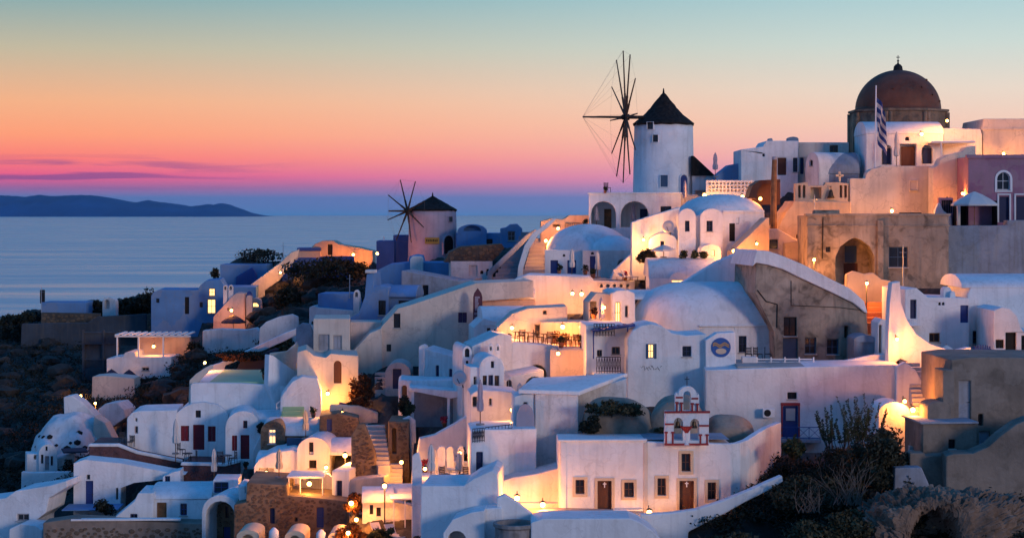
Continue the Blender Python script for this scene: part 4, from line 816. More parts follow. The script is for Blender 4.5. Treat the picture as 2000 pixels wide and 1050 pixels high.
t = H('stone_house', 'rubble stone house with blue doors and pergola terrace at bottom', 'house', '455,1100 457,985 480,980 482,942 560,946 562,968 600,970 678,978 682,1100', 6, [('d',527,536,992,1022,'navy'),('d',618,632,990,1030,'blue'),('w',575,581,1010,1018,'dark')], 'mortar', 2, 128)
t.stones('456,1062 458,986 481,981 483,944 559,948 561,970 600,972 677,980 680,1062', .36, 'stone', -.02, holes=[[(525,1024),(525,990),(538,990),(538,1024)],[(616,1032),(616,988),(634,988),(634,1032)],[(573,1020),(573,1008),(583,1008),(583,1020)]])
t = T('pergola', 'white flat pergola roof on slim posts above the stone house', 'pergola', 605, 968, 129.5)
t.slab('roof', 560, 632, 929, 933, 0, 2.8, 'paint')
for x in (563, 585, 629): t.slab('post', x, x+2.2, 933, 972, .1, .1, 'paint')
t.slab('back_wall', 586, 628, 936, 972, 2.7, .2, 'greyblue')
t = H('white_box_house', 'white cube with blue slot beside the round gateway', 'house', '464,1000 465,945 480,948 500,950 500,1000', 3, [('h',484,492,952,975)], 'white', 0, 131)
t = H('gateway', 'big white round barrel gateway with stone inner wall', 'gateway', 'v:394,466,1000,966,1080', 4.5, [('ca',402,458,978,1070)], 'white', -8, 130, px=430)
q = t.add('v:416,457,1004,982,1075', .3, [('w',440,447,988,1010,'navy'),('d',436,450,1028,1060,'blue')], 'mortar', y=2.9-.25, part='inner_wall', foot=False, bev=0); t.stones(A2(417,456,1004,983,1073), .33, 'stone', 2.63, holes=[[(438,1012),(438,986),(449,986),(449,1012)],[(434,1062),(434,1026),(452,1026),(452,1062)]])
t = H('blue_window_hut', 'small white hut with big blue panel window above the gateway', 'hut', 'r:416,466,936,972', 3, [('w',418,446,941,962,'blue')], 'white', 4, 134)
t = H('vaulted_house', 'low white barrel roofed house with brown door left of the gateway', 'house', '295,1030 296,975 410,975 411,1030', 5, [('d',306,325,981,1017,'wood'),('w',352,365,983,1006,'blue')], 'white', 3, 135)
t.vault(294, 412, 975, 942, 6)
t.add('212,1030 214,1018 262,978 270,962 300,962 300,1030', 4, [('w',254,268,1003,1018,'blue')], 'white', y=-.4)
t = H('long_white_house', 'long white terraced house with narrow blue door and courtyard tree', 'house', '143,1010 144,904 165,897 235,904 330,922 362,926 330,934 300,938 262,942 236,952 232,1010', 2.6, [('d',167,182,938,990,'blue'),('w',169,176,926,936,'greyblue'),('h',226,231,952,975)], 'white', 3, 141)
t.add('316,950 318,930 336,922 352,918 354,950', 2, [('w',322,332,929,945,'blue')], 'white', y=-1.2)
t.slab('courtyard_floor', 120, 230, 994, 997, -2.8, 3, 'blueshade')
t = H('court_house', 'white walled court at the lower left edge with small window', 'house', '-40,1060 -40,978 10,972 30,958 95,948 130,938 132,950 96,972 90,1000 70,1015 64,1060', 4, [('w',33,56,1003,1016,'greyblue')], 'white', -6, 138, px=90)
t.add('14,1070 18,1032 40,1022 70,1026 82,1034 84,1070', 2.5, (), 'white', y=-2.2)
t = WL('court_wall', 'thin white parapet rising to the right above the lower left court', 'wall', '8,985 10,972 60,955 128,940 130,950 62,968', .5, 'white', 4, 142)
t = H('brown_wall', 'long crumbling brown wall along the bottom left', 'wall', '82,1100 84,1020 140,1012 400,1022 402,1100', 2, (), 'brownwall', 2, 133)
t.stones('86,1050 88,1028 398,1030 398,1050', .4, 'stone', -.02)
t.slab('coping', 138, 352, 1012, 1017, -.1, .6, 'white')
# the whitewashed rock with its small chapel
bm = bmesh.new(); bmesh.ops.create_icosphere(bm, subdivisions=5, radius=1)
for v in bm.verts:
    n_ = noise.fractal(v.co*1.6+Vector((3, 1, 7)), 1., 2., 5)*.13
    v.co = v.co*(1+n_); D_ = 158; v.co.x *= 86*D_/F; v.co.y *= 4.5; v.co.z *= 118*D_/F
    if v.co.x > 0: v.co.x *= 1.05
w_ = single('whitewashed_rock', 'whitewashed rounded rock face with dark pockmarks at the left', 'rock', bm, 'white2', PT(142, 922, 160), smooth=True)
for x, y in ((90,838),(101,838),(115,836),(132,850),(153,856),(158,846),(170,846),(88,856),(184,856),(170,830),(120,822)):
    r_ = random.uniform(.14, .34); bm = bmesh.new(); bmesh.ops.create_icosphere(bm, subdivisions=1, radius=r_)
    dx, dz = (x-142)/86, (915-y)/118; yy = -4.75*math.sqrt(max(.02, 1-dx*dx-dz*dz)); o = obj('hollow', bm, 'dark', w_); o.location = (dx*86*158/F, yy*1.0, dz*118*158/F); o.scale = (1.2, .35, .9)
t = H('cave_chapel', 'tiny white round gabled chapel at the foot of the whitewashed rock', 'chapel', 'v:76,112,886,867,928', 5, [('d',88,96,890,918,'greyblue'),('w',80,85,887,905,'greyblue'),('w',99,104,890,909,'greyblue'),('w',89,93,871,880,'greyblue')], 'white', 18, 153)
t.add('112,928 112,895 146,884 150,928', 4, [('h',128,142,897,920)], 'white2', y=.6); t.slab('canopy', 124, 172, 880, 885, -1.0, 2.5, 'canvasdark')
t.add('r:52,78,886,928', 2, [('w',66,71,888,897,'dark')], 'white', y=.5)
t = WL('path_wall', 'low white wall below the tiny chapel', 'wall', '40,935 42,920 60,922 150,920 152,935', .5, 'white', 0, 151)
t = H('lit_stair_house', 'white stair flank glowing orange beside the whitewashed rock', 'house', '180,870 182,832 184,812 205,826 222,858 224,870', 2, (), 'cream', 0, 158)
t.add('128,830 124,775 140,772 160,785 190,815 188,832', 2, (), 'white2', y=3)
t = H('shell_vault', 'lamp lit white shell shaped vault behind the whitewashed rock', 'house', '186,850 190,800 205,788 228,786 242,800 246,815 215,836 212,850', 3, (), 'white2', -8, 163)
t = H('pergola_house', 'white house with slatted pergola terrace glowing orange at left', 'house', '208,742 208,700 240,696 244,688 262,688 264,697 334,697 336,742', 5, [('w',277,291,717,724,'greyblue')], 'white', 0, 184)
t.add('r:268,372,657,702', .6, (), 'ochre', y=4.6, part='back_wall')
for x in (227, 269, 317): t.slab('post', x, x+3, 657, 698, .3, .2, 'paint')
t.slab('beam', 224, 372, 655, 658, .25, .25, 'paint')
for i in range(11): t.slab('pergola_slat', 224+i*13.5, 230+i*13.5, 652.5, 655, .1, 4.8, 'paint', 0)
t = H('lit_patio', 'small orange lit patio with two dark parasols below the pergola house', 'patio', '178,778 180,735 208,733 262,738 266,778', 3, (), 'cream', 0, 176)
t = WL('concrete_wall', 'long dark blue concrete wall on the left slope', 'wall', '38,672 42,632 170,630 190,618 285,613 286,655 165,655 160,672', .8, 'slate', -3, 212, px=200)
t = WL('stone_terrace_wall', 'dark dry stone wall below the left blue house', 'wall', '285,655 287,613 392,617 384,655', .8, 'stonedark', 0, 210); t.stones('286,652 288,615 390,618 383,652', .6, 'stone', -.02)
t = WL('stone_terrace_wall', 'long low dark dry stone wall below the far blue shed', 'wall', '78,632 80,610 195,612 195,632', .8, 'stonedark', 0, 216); t.stones('80,630 82,612 193,613 193,630', .6, 'stone', -.02)
t = H('gate_yard', 'tall dark blue metal gates and shuttered wall on the left slope', 'gate', 'r:160,232,648,745', .5, [('h',166,198,672,720)], 'slate', 0, 192)
for x in (160, 200, 230): t.slab('post', x, x+4, 644, 745, -.15, .2, 'slate')
for y0 in (648, 669, 700): t.slab('crossbar', 160, 232, y0, y0+3, -.12, .15, 'slate')
t = H('blue_shed', 'low blue flat shed with dark chimney far at the left', 'shed', 'r:80,168,590,612', 4, (), 'blueshade', 0, 222); t.slab('chimney', 78, 86, 566, 592, .4, .5, 'dark')
t = H('bell_niche', 'small white arched bell niche among dark bushes at left', 'belfry', 'v:200,226,590,581,608', .8, [('ha',204,214,585,603)], 'white2', -12, 220, px=226)
t = H('left_blue_house', 'blue flat roofed house with glowing doorway at the left end', 'house', '295,628 295,578 300,570 312,565 386,566 392,556 402,548 430,545 438,560 500,560 500,628', 6, [('w',305,311,583,591,'dark'),('d',361,369,580,613,'dark'),('l',408,420,563,578,'wood'),('l',405,421,584,612,'wood'),('w',390,396,590,600,'dark')], 'blueshade', 5, 208)
t = H('blue_box_house', 'deep blue box house with sloping wall above the left end house', 'house', 'r:430,522,516,560', 5, (), 'blueshade', 0, 222)
t.add('455,550 462,540 492,522 500,535 512,550', .5, (), 'deepblueshade', y=-.4, part='awning', foot=False)
t = H('patio_house', 'pink orange lit patio with twin chimneys and dark parasol', 'house', '415,650 417,618 436,598 452,580 462,572 478,573 480,650', 3, [('ha',444,448,600,606)], 'pinkish', 3, 203)
for x0, x1 in ((436,444),(446,455)): t.add(f'v:{x0},{x1},562,556,590', .6, [('ha',x0+2,x1-2,559,566)], 'white2', y=.4, part='chimney', foot=False, bev=.02)
t.add('480,645 481,580 484,576 490,576 493,580 494,645', 1, (), 'greyblue', y=-.5, part='pillar', foot=False); t.dome(487, 6, 578, 568, 0, m='blue')
t.add('v:486,512,598,582,640', 2, [('la',490,506,590,600)], 'pinkish', y=.5, foot=False)
t = WL('rubble_wall', 'whitewashed rubble wall below the orange lit patio', 'wall', '393,690 396,645 430,642 480,644 500,640 512,650 500,690', 1.5, 'white2', 0, 186)
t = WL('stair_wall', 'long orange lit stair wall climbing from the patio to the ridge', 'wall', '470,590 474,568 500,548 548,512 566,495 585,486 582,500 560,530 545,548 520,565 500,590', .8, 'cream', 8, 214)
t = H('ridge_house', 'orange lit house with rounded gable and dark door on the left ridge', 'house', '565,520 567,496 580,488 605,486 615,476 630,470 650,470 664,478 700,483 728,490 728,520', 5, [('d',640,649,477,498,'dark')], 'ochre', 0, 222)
t.add('566,520 568,492 585,487 626,488 626,520', 3, (), 'ochre', y=-1); t.slab('roof', 580, 626, 484, 490, -1.1, 3.2, 'deepblueshade')
t = WL('ridge_wall', 'long deep blue wall below the orange ridge house', 'wall', '550,545 552,508 580,508 582,503 615,503 618,510 625,501 690,500 690,530 640,540', 1, 'deepblueshade', -2, 216)
t = WL('slope_wall', 'pale crescent wall around brown shrub on the left slope', 'wall', '505,648 507,640 520,628 545,618 570,613 582,618 588,648', .6, 'white2', 0, 176)
t = WL('small_gate_wall', 'small blue grey arched wall with plants left of the cube house', 'wall', '576,705 578,640 590,630 604,632 612,650 614,705', .6, 'greyblue', 0, 157)
t = H('lit_pier_wall', 'warm low wall glowing below the small gate', 'wall', '524,720 526,690 560,686 580,668 590,690 592,720', .8, (), 'cream', 6, 154)
t = WL('awning', 'long dark sloping awning behind the pool', 'awning', '430,724 470,706 540,680 545,682 540,696 470,716', 1.2, 'canvasdark', 8, 164)
# stone stair complex
t = H('stone_stair_block', 'stone stair block with tall niche and lamp lit steps', 'stairs', '757,950 758,822 798,822 802,950', 4, [('ha',766,774,835,885)], 'mortar', 0, 134)
t.stones('758,948 759,824 797,824 800,948', .33, 'stone', -.02, holes=[[(764,887),(764,833),(776,833),(776,887)]])
t.add('684,930 686,850 700,828 712,826 734,884 740,930', .5, (), 'mortar', y=-2.2, part='flank', foot=False); t.stones('686,928 688,852 701,830 711,829 732,884 738,928', .33, 'stone', -2.22, part='flank_stones')
t.steps([(738-i*3.4, 762-i*1.2, 908-i*8.6, i*.5-2.6) for i in range(10)], 0, 'step'); t.steps([(756, 786, 948-i*8.4, i*.4-3.4) for i in range(6)], 0, 'step')
t = H('stone_shed', 'small rubble stone shed with blue door below the lattice balustrade', 'shed', '622,865 624,812 660,806 700,815 702,865', 4, [('d',638,648,818,842,'blue')], 'mortar', 4, 140)
t.stones('624,863 626,814 660,808 699,817 700,863', .33, 'stone', -.02, holes=[[(636,844),(636,816),(650,816),(650,844)]])
t = WL('patio_wall', 'low warm lit patio wall below the lattice balustrade', 'wall', '642,822 644,790 700,792 738,806 740,822', .6, 'cream', 2, 142.2)
t = H('lattice_balustrade', 'purple lattice balustrade glowing below the orange lit house', 'balustrade', '660,800 662,785 735,800 735,815', .3, [('h',666+i*8,670+i*8,789+i*1.7,794+i*1.7) for i in range(8)], 'purple', 0, 143)
t = H('hut', 'white round canopied hut with lamps beside the lower steps', 'hut', '706,1010 708,985 716,975 770,980 820,990 822,1010', 3, [('w',722,729,985,1004,'navy'),('w',735,744,990,1008,'blue')], 'white', 4, 123)
t.vault(708, 768, 982, 950, 4, y=-.3); t.vault(755, 822, 975, 944, 3, y=1.2)
for x in (768, 790): t.slab('post', x, x+2.5, 976, 1045, -1.6, .1, 'paint')
t.slab('canopy', 762, 826, 972, 976, -1.8, 2.2, 'paint')
bm = bmesh.new(); lathe(bm, [(0, -1), (1.15, -1), (1.2, .5), (1.32, .62), (1.32, .8), (1.1, .8), (1.05, .1), (0, .1)], 20); w_ = single('stone_well', 'round stone well head at the bottom centre', 'well', bm, 'grey', PT(1006, 1046, 109.5))
for x0, x1, yt, D_, l_ in ((462,506,1034,121.5,'low round stone vault top left of three at the bottom edge'),(556,596,1036,120.5,'low round stone vault top middle of three at the bottom edge'),(640,676,1038,119,'low round stone vault top right of three at the bottom edge')):
    t = H('stone_vault', l_, 'vault', f'v:{x0},{x1},{yt+12},{yt},1090', 3, [('ha', x0+9, x1-9, yt+9, 1070)], 'beige', 0, D_)
for x, yt, D_, l_ in ((535,1030,120.5,'rounded white chimney pot between the low stone vaults'),(627,1034,119.4,'second rounded white chimney pot between the low stone vaults')):
    bm = bmesh.new(); lathe(bm, [(.26, -2), (.26, .3), (.34, .36), (.30, .8), (.12, 1.0), (0, 1.05)], 14); single('chimney_pot', l_, 'chimney', bm, 'white', PT(x, yt+30, D_), smooth=True)
t = WL('step_wall', 'white stepped wall descending left of the stone house', 'wall', '466,990 467,948 478,948 478,962 492,962 492,976 506,978 506,990', .5, 'white', 0, 129.6)
t = WL('patio_parapet', 'small white patio parapet before the slit window vaulted house', 'wall', '598,946 599,922 640,924 650,932 650,946', .4, 'white', 0, 132.6)
t = WL('planter_wall', 'white planter wall curving below the porch recess', 'wall', '776,850 778,822 800,812 812,820 814,850', .6, 'white', 6, 135.4)
# lower right cave rock
bm = bmesh.new(); n = 130; rows = []
prof = [(1.40, 3.0), (1.45, 1.8), (1.55, .7), (1.7, .15), (2.1, -.15), (2.7, -.1), (3.2, .3), (3.6, 1.0), (3.9, 2.2), (4.1, 3.4)]
prof = [tuple(np.array(p)*(1-k/5)+np.array(q)*k/5) for p, q in zip(prof, prof[1:]) for k in range(5)]
for r_, y in prof:
    rows.append([])
    for i in range(n+1):
        a = math.pi*i/n; c_ = math.cos(a); k = 1 if r_ < 1.9 else ((1.75 if c_ > 0 else 1.15)-1)*(r_-1.9)/2+1
        v = Vector((r_*c_*k*.92, y, (r_*1.55 if r_ < 1.9 else 2.85+(r_-1.9)*.22)*max(0, math.sin(a))**(.7 if r_ < 2 else .5)*(1+.05*c_)))
        d = noise.fractal(v*1.1, .8, 2.1, 7)*.40-abs(noise.fractal(v*2.6+Vector((5, 5, 5)), .9, 2., 4))*.42; rows[-1].append(bm.verts.new(v+Vector((v.x*.5, -1.2, v.z)).normalized()*d))
for A_, B_ in zip(rows, rows[1:]):
    for i in range(n): bm.faces.new((A_[i], A_[i+1], B_[i+1], B_[i]))
bm.faces.new(rows[0][::-1])
o = single('cave_rock', 'pale pitted rock arch with dark cave mouth at bottom right', 'rock', bm, 'rockwhite', PT(1830, 1080, 103))
# ================================================================ hillside, sea and far island
def hill():
    xs = np.arange(-460, 2461, 9.); Ys = np.concatenate([np.arange(70, 262, .75), np.arange(262, 420, 4), np.arange(420, 900, 40)])
    rx = np.array([-460, 0, 80, 180, 300, 400, 470, 550, 620, 720, 800, 900, 1050, 1150, 1230, 1400, 1560, 1660, 2000, 2460.])
    ry = np.array([640, 615, 600, 580, 570, 560, 510, 503, 498, 500, 505, 492, 470, 445, 400, 385, 360, 340, 335, 335.])
    V = []; Z = np.zeros((len(xs), len(Ys))); Xw = np.zeros_like(Z)
    for i, px in enumerate(xs):
        yr = float(np.interp(px, rx, ry)); py = np.linspace(1300, yr, 160); Dc = np.array([G(px, q) for q in py])
        pyY = np.interp(Ys, Dc, py); z = (HY-pyY)/F*Ys
        lo = Ys < Dc[0]; z[lo] = (HY-1300)/F*Dc[0]-(Dc[0]-Ys[lo])*.45
        hi = Ys > Dc[-1]; zr = (HY-yr)/F*Dc[-1]; z[hi] = zr-(Ys[hi]-Dc[-1])*.42-np.clip(Ys[hi]-Dc[-1]-6, 0, 99)*.1
        Z[i] = z; Xw[i] = (px-1000)/F*Ys
    Yw = np.tile(Ys, (len(xs), 1))
    nz = .35*np.sin(Xw*.9+1.3*np.sin(Yw*.4))*np.sin(Yw*.7+Xw*.2)+.22*np.sin(Xw*2.1+Yw*1.3)+.15*np.sin(Xw*3.7-Yw*2.9)+.12*np.random.RandomState(3).randn(*Z.shape)
    Z += nz-.45; Z = np.maximum(Z, -CH-6)
    base = Z.copy()
    for quad, zb in FOOT:                     # cut the slope away under houses and terraces
        q = np.array(quad); x0, y0 = q.min(0); x1, y1 = q.max(0)
        I = np.argwhere((Xw > x0) & (Xw < x1) & (Yw > y0) & (Yw < y1))
        for i, j in I:
            if inpoly((Xw[i, j], Yw[i, j]), quad): Z[i, j] = min(Z[i, j], zb-CH-.15)
    pxg = np.tile(xs[:, None], (1, len(Ys)))
    for t, X_, by in SIGHT:                   # and level the ground before each base
        if max(X_)-min(X_) < 1: continue
        D_ = t.D; msk = (pxg > min(X_)) & (pxg < max(X_)) & (Yw < D_+.6) & (Yw > D_-14)
        Z[msk] = np.minimum(Z[msk], (HY-by)/F*Yw[msk]-.12)
    ny = len(Ys); V = np.stack([Xw, Yw, Z+CH], -1).reshape(-1, 3).tolist()
    Fa = [(i*ny+j, (i+1)*ny+j, (i+1)*ny+j+1, i*ny+j+1) for i in range(len(xs)-1) for j in range(ny-1)]
    mat('hillside', (.042,.036,.032), var=.3, stain=.7, bump=1.0, col2=(.02,.019,.018))
    o = obj('hillside', (V, [], Fa), 'hillside', smooth=True); o['kind'] = 'structure'
    return xs, Ys, Z
HX, HYs, HZ = hill()
def ground(X, Y):
    px = 1000+F*X/Y; i = int(np.clip(round((px-HX[0])/9), 0, len(HX)-1)); j = int(np.clip(np.searchsorted(HYs, Y), 0, len(HYs)-1)); return float(HZ[i, j])+CH
m = bpy.data.materials.new('seawater'); m.use_nodes = True; tn = m.node_tree; b = tn.nodes['Principled BSDF']; M['seawater'] = m
b.inputs['Base Color'].default_value = (.34, .45, .52, 1); b.inputs['Roughness'].default_value = .3; b.inputs['IOR'].default_value = 1.33  # pale base colour stands in for part of the reflected sky
g_ = tn.nodes.new('ShaderNodeNewGeometry'); mp_ = tn.nodes.new('ShaderNodeMapping'); mp_.inputs['Scale'].default_value = (.0012, .008, 1); tn.links.new(g_.outputs['Position'], mp_.inputs[0])
n1 = tn.nodes.new('ShaderNodeTexNoise'); n1.inputs['Scale'].default_value = 1; n1.inputs['Detail'].default_value = 7; n1.inputs['Roughness'].default_value = .65; tn.links.new(mp_.outputs[0], n1.inputs[0])
bp_ = tn.nodes.new('ShaderNodeBump'); bp_.inputs['Strength'].default_value = .5; bp_.inputs['Distance'].default_value = 8; mr_ = tn.nodes.new('ShaderNodeMapRange'); tn.links.new(n1.outputs[0], mr_.inputs[0])
for i_, q_ in enumerate((.3, .7, .2, .4)): mr_.inputs[i_+1].default_value = q_
tn.links.new(mr_.outputs[0], b.inputs['Roughness']); tn.links.new(n1.outputs[0], bp_.inputs['Height']); tn.links.new(bp_.outputs[0], b.inputs['Normal'])
R_ = 85000; o = obj('sea', ([(-R_, 60, 0), (R_, 60, 0), (R_, R_, 0), (-R_, R_, 0)], [], [(0, 1, 2, 3)]), 'seawater'); o['kind'] = 'structure'
mat('islandhaze', (.015, .10, .25), var=.2, bump=0, scale=.001)  # blue of the distance haze put into the island's colour
pr = [(-420,381),(-250,384),(-100,380),(0,380),(20,381),(50,383),(75,379),(100,382),(140,380),(178,380),(210,384),(240,390),(268,394),(288,389),(310,393),(345,397),(375,402),(405,397),(420,399),(432,395),(455,400),(475,408),(490,415),(504,421)]
Di = 60000.; V = []; nx = 160
for k in range(nx):
    x = -420+924*k/(nx-1); yt = np.interp(x, [p[0] for p in pr], [p[1] for p in pr])+random.uniform(-.5, .5); ht = (421.5-yt)/F*Di+CH*0
    for q, f_ in ((0, 0), (.12, .42), (.25, .62), (.4, .9), (.5, 1.0), (.65, .7), (1, 0)):
        V.append(((x-1000)/F*Di, Di+(q-.5)*9000, max(-5, ht*f_*(1+.12*math.sin(k*.9+q*7)*(1-abs(f_-.5)*2))-5*(f_ == 0))))
Fa = [(k*7+j, (k+1)*7+j, (k+1)*7+j+1, k*7+j+1) for k in range(nx-1) for j in range(6)]
o = obj('far_island', (V, [], Fa), 'islandhaze', smooth=True); o['kind'] = 'structure'

# ================================================================ plants
def leaves(n, rx, ry, rz, sz, shell=.45, flat=0.):
    V, Fa = [], []
    nl = 9 if n < 1500 else 26; k_ = 1 if n < 1500 else 1.35; lobes = []
    for _ in range(nl):
        a_ = random.uniform(0, 6.28); q_ = math.sqrt(random.random())*.6*k_; lobes.append((q_*math.cos(a_), q_*math.sin(a_)*.9, random.uniform(-.6, .75-.7*q_), random.uniform(.4, .6)/k_**1.6))
    for _ in range(n):
        lx, ly, lz, lr = random.choice(lobes); v = Vector((random.gauss(0, 1), random.gauss(0, 1), random.gauss(0, 1))).normalized()*lr*(shell+(1-shell)*random.random())
        c = Vector(((lx+v.x)*rx, (ly+v.y)*ry, max(-.95, lz+v.z)*rz)); s_ = sz*random.uniform(.6, 1.4)
        a = Vector((random.uniform(-1, 1), random.uniform(-1, 1), random.uniform(-1, 1))).normalized()*s_; b_ = a.cross(Vector((random.uniform(-1, 1), random.uniform(-1, 1), random.uniform(-1, 1)))).normalized()*s_*.5
        k = len(V); V += [tuple(c-a), tuple(c+b_), tuple(c+a), tuple(c-b_)]; Fa.append((k, k+1, k+2, k+3))
    return V, [], Fa
def bush(label, px, yb, wpx, hpx, D=None, m='leafdark', n=900, sz=.16, name='bush', cat='bush', grp=None, trunk=False, ry=None):
    D = D or G(px, yb); p = PT(px, yb, D); s_ = D/F; w, h = wpx*s_, hpx*s_
    r_ = empty(name, label, cat, p, 0, grp); PROPS.append((r_, 1.6))
    th = h*.45 if trunk else 0
    bm = bmesh.new(); tube(bm, (0, 0, -.4), (0, 0, max(th, h*.25)), .11 if trunk else .05, .07 if trunk else .03)
    for k in range(7):
        a = random.uniform(0, 6.28); tube(bm, (0, 0, max(th, h*.15)), (w*.33*math.cos(a), w*.3*math.sin(a), th+(h-th)*random.uniform(.4, .85)), .05 if trunk else .025, .012)
    obj('trunk' if trunk else 'stems', bm, 'bark', r_)
    f = obj('crown' if trunk else 'foliage', leaves(n, w/2, ry or w/2.4, (h-th)/2, sz), m, r_); f.location = (0, 0, th+(h-th)/2)
    return r_
bush('long dark hedge along the far left crest', 60, 612, 150, 44, 224, n=3500, sz=.22); bush('tall dark thicket behind the dry stone wall', 245, 612, 110, 48, 227, n=3200, sz=.22); bush('dark rounded cypress like bush behind the white bell niche', 195, 612, 50, 55, 226, n=1500); bush('tall dark bush left of the blue flat roofed house', 292, 606, 80, 62, 224, n=2000, sz=.2)
bush('dark bush beside the chimney of the far blue shed', 105, 592, 40, 20, 226, n=500); bush('low dark bush behind the far blue shed', 150, 592, 60, 16, 227, n=500)
bush('dark bush crowning the rocks above the deep blue box house', 492, 498, 40, 22, 228, n=700); bush('wide dark shrub on the rocky knoll at the left', 500, 520, 120, 30, 226, n=1400)
bush('small dark bush on the blue house step at far left', 418, 548, 24, 26, 216, n=400); bush('dark shrub mass at the left end of the slope', 35, 640, 80, 48, 218, n=1500, sz=.2)
bush('round black bush below the rubble wall', 386, 705, 46, 40, 186, n=1200); bush('dark bush hanging over the slope below the ridge wall', 640, 560, 190, 60, 206, n=3000, sz=.2)
bush('dark shrub beside the deep blue cube house', 705, 540, 50, 36, 204, n=700); bush('dark brush under the pale crescent wall', 560, 650, 70, 50, 170, 'leafdry', 1600)
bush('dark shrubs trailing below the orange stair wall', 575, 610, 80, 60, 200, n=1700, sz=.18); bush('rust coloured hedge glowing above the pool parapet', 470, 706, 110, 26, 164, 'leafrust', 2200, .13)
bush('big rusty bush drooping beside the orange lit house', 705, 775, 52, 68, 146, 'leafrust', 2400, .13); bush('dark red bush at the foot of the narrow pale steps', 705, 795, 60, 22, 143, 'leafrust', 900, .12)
bush('green spiky shrub in front of the porch recess', 800, 825, 26, 30, 136.5, 'leaf', 700, .12); bush('dark climbing vine left of the porch recess', 790, 815, 30, 50, 138, 'leafdark', 1000, .12)
bush('dry golden bush beside the parasols terrace', 903, 880, 26, 40, 127, 'leafdry', 800, .1); bush('low scrub with dry grass on the rock mound', 1195, 798, 120, 36, 119.4, 'leafdry', 2600, .12)
bush('dark scrub at the left end of the rock mound', 1155, 806, 50, 36, 118.9, 'leafdark', 1200, .12); bush('small grassy tuft left of the bell gable', 1294, 788, 34, 14, 119.6, 'leafdry', 500, .1)
bush('small olive tree with thin trunk on the lounger terrace', 1262, 545, 46, 66, 157, 'leafdry', 1500, .11, 'olive_tree', 'tree', None, True)
for i, (x, l_) in enumerate(((1336,'leftmost clipped green shrub beside the round kiosk'),(1356,'middle clipped green shrub beside the round kiosk'),(1372,'right clipped green shrub against the round kiosk'))): bush(l_, x, 503, 20, 17, 154.5, 'leaf', 400, .1)
bush('courtyard tree with thin dark branches beside narrow blue door', 207, 1000, 46, 66, 137.5, 'leafdark', 900, .12, 'courtyard_tree', 'tree', None, True)
bush('flowering shrub on the lower left court wall', 115, 1010, 52, 55, 137, 'leafdry', 1400, .14); bush('purple grey bush below the long brown wall', 215, 1062, 60, 40, 130.5, 'leafdry', 900, .13)
bush('dark leafy bush beside the round gateway', 380, 1030, 50, 45, 131, 'leafdark', 1200, .14); bush('small leafy bush against the red door house', 302, 880, 32, 22, 145.8, 'leaf', 500, .1)
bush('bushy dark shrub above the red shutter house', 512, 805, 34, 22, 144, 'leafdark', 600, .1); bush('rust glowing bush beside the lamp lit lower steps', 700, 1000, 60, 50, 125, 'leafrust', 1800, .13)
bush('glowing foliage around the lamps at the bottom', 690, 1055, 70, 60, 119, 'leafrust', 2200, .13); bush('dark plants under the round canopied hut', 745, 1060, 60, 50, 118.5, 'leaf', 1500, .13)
# big scrub bank at the lower right
for i, (x, yb, w, h, D_, mm, n, l_) in enumerate(((1665,895,170,95,117.6,'leafolive',4500,'tall feathery tree with loose upright sprays behind the scrub bank'),(1600,965,200,104,112,'leafolive',8000,'broad dark bush in the middle of the scrub bank'),(1720,960,150,165,113,'leafolive',8000,'tall dark bush below the stair foot lamp'),(1550,905,44,36,117.5,'leaf',1500,'slim green bush under the blue balcony'),(1480,1060,240,90,106,'leafolive',6500,'low dark scrub below the chapel stair wall'),(1640,1060,200,110,105,'leafdry',5500,'dry brownish scrub at the bottom of the bank'),(1760,1040,110,90,107,'leafdark',3000,'dark scrub beside the cave mouth rock'),(1920,985,150,50,109,'leafdark',3000,'dark weeds beneath the curving rampart wall'),(1400,1075,120,60,107,'leafdry',2500,'dry tufts hanging under the white curved stair wall'))):
    bush(l_, x, yb, w, h, D_, mm, n, .13 if i else .10, ry=2.2)
def spray(label, px, yb, hpx, D, n=14, m='leaf'):
    p = PT(px, yb, D); r_ = empty('feathery_shrub', label, 'shrub', p); bm = bmesh.new(); V, Fa = [], []
    for k in range(n):
        a = random.uniform(0, 6.28); ln = hpx*D/F*random.uniform(.6, 1.05); d = Vector((math.cos(a)*.35, math.sin(a)*.25, 1)).normalized(); q = Vector((random.uniform(-.8, .8), random.uniform(-.4, .4), 0))
        tube(bm, q, q+d*ln, .03, .006, 4)
        for j in range(70):
            t_ = .25+.75*random.random(); c = q+d*ln*t_; e = Vector((random.uniform(-1, 1), random.uniform(-1, 1), random.uniform(.1, 1))).normalized()*.22*(1.2-t_*.7); w_ = e.cross(Vector((0, 1, .3))).normalized()*.035; i0 = len(V)
            V += [tuple(c), tuple(c+e*.5+w_), tuple(c+e), tuple(c+e*.5-w_)]; Fa.append((i0, i0+1, i0+2, i0+3))
    obj('stems', bm, 'bark', r_); obj('foliage', (V, [], Fa), m, r_)
spray('tall feathery shrub sprouting highest against the long white house', 1690, 880, 108, 117.5, 22); spray('feathery shrub with loose sprays left of the highest one', 1636, 880, 92, 117.3, 20); spray('sparse feathery sprig under the blue balcony rail', 1556, 905, 60, 117.6, 9)
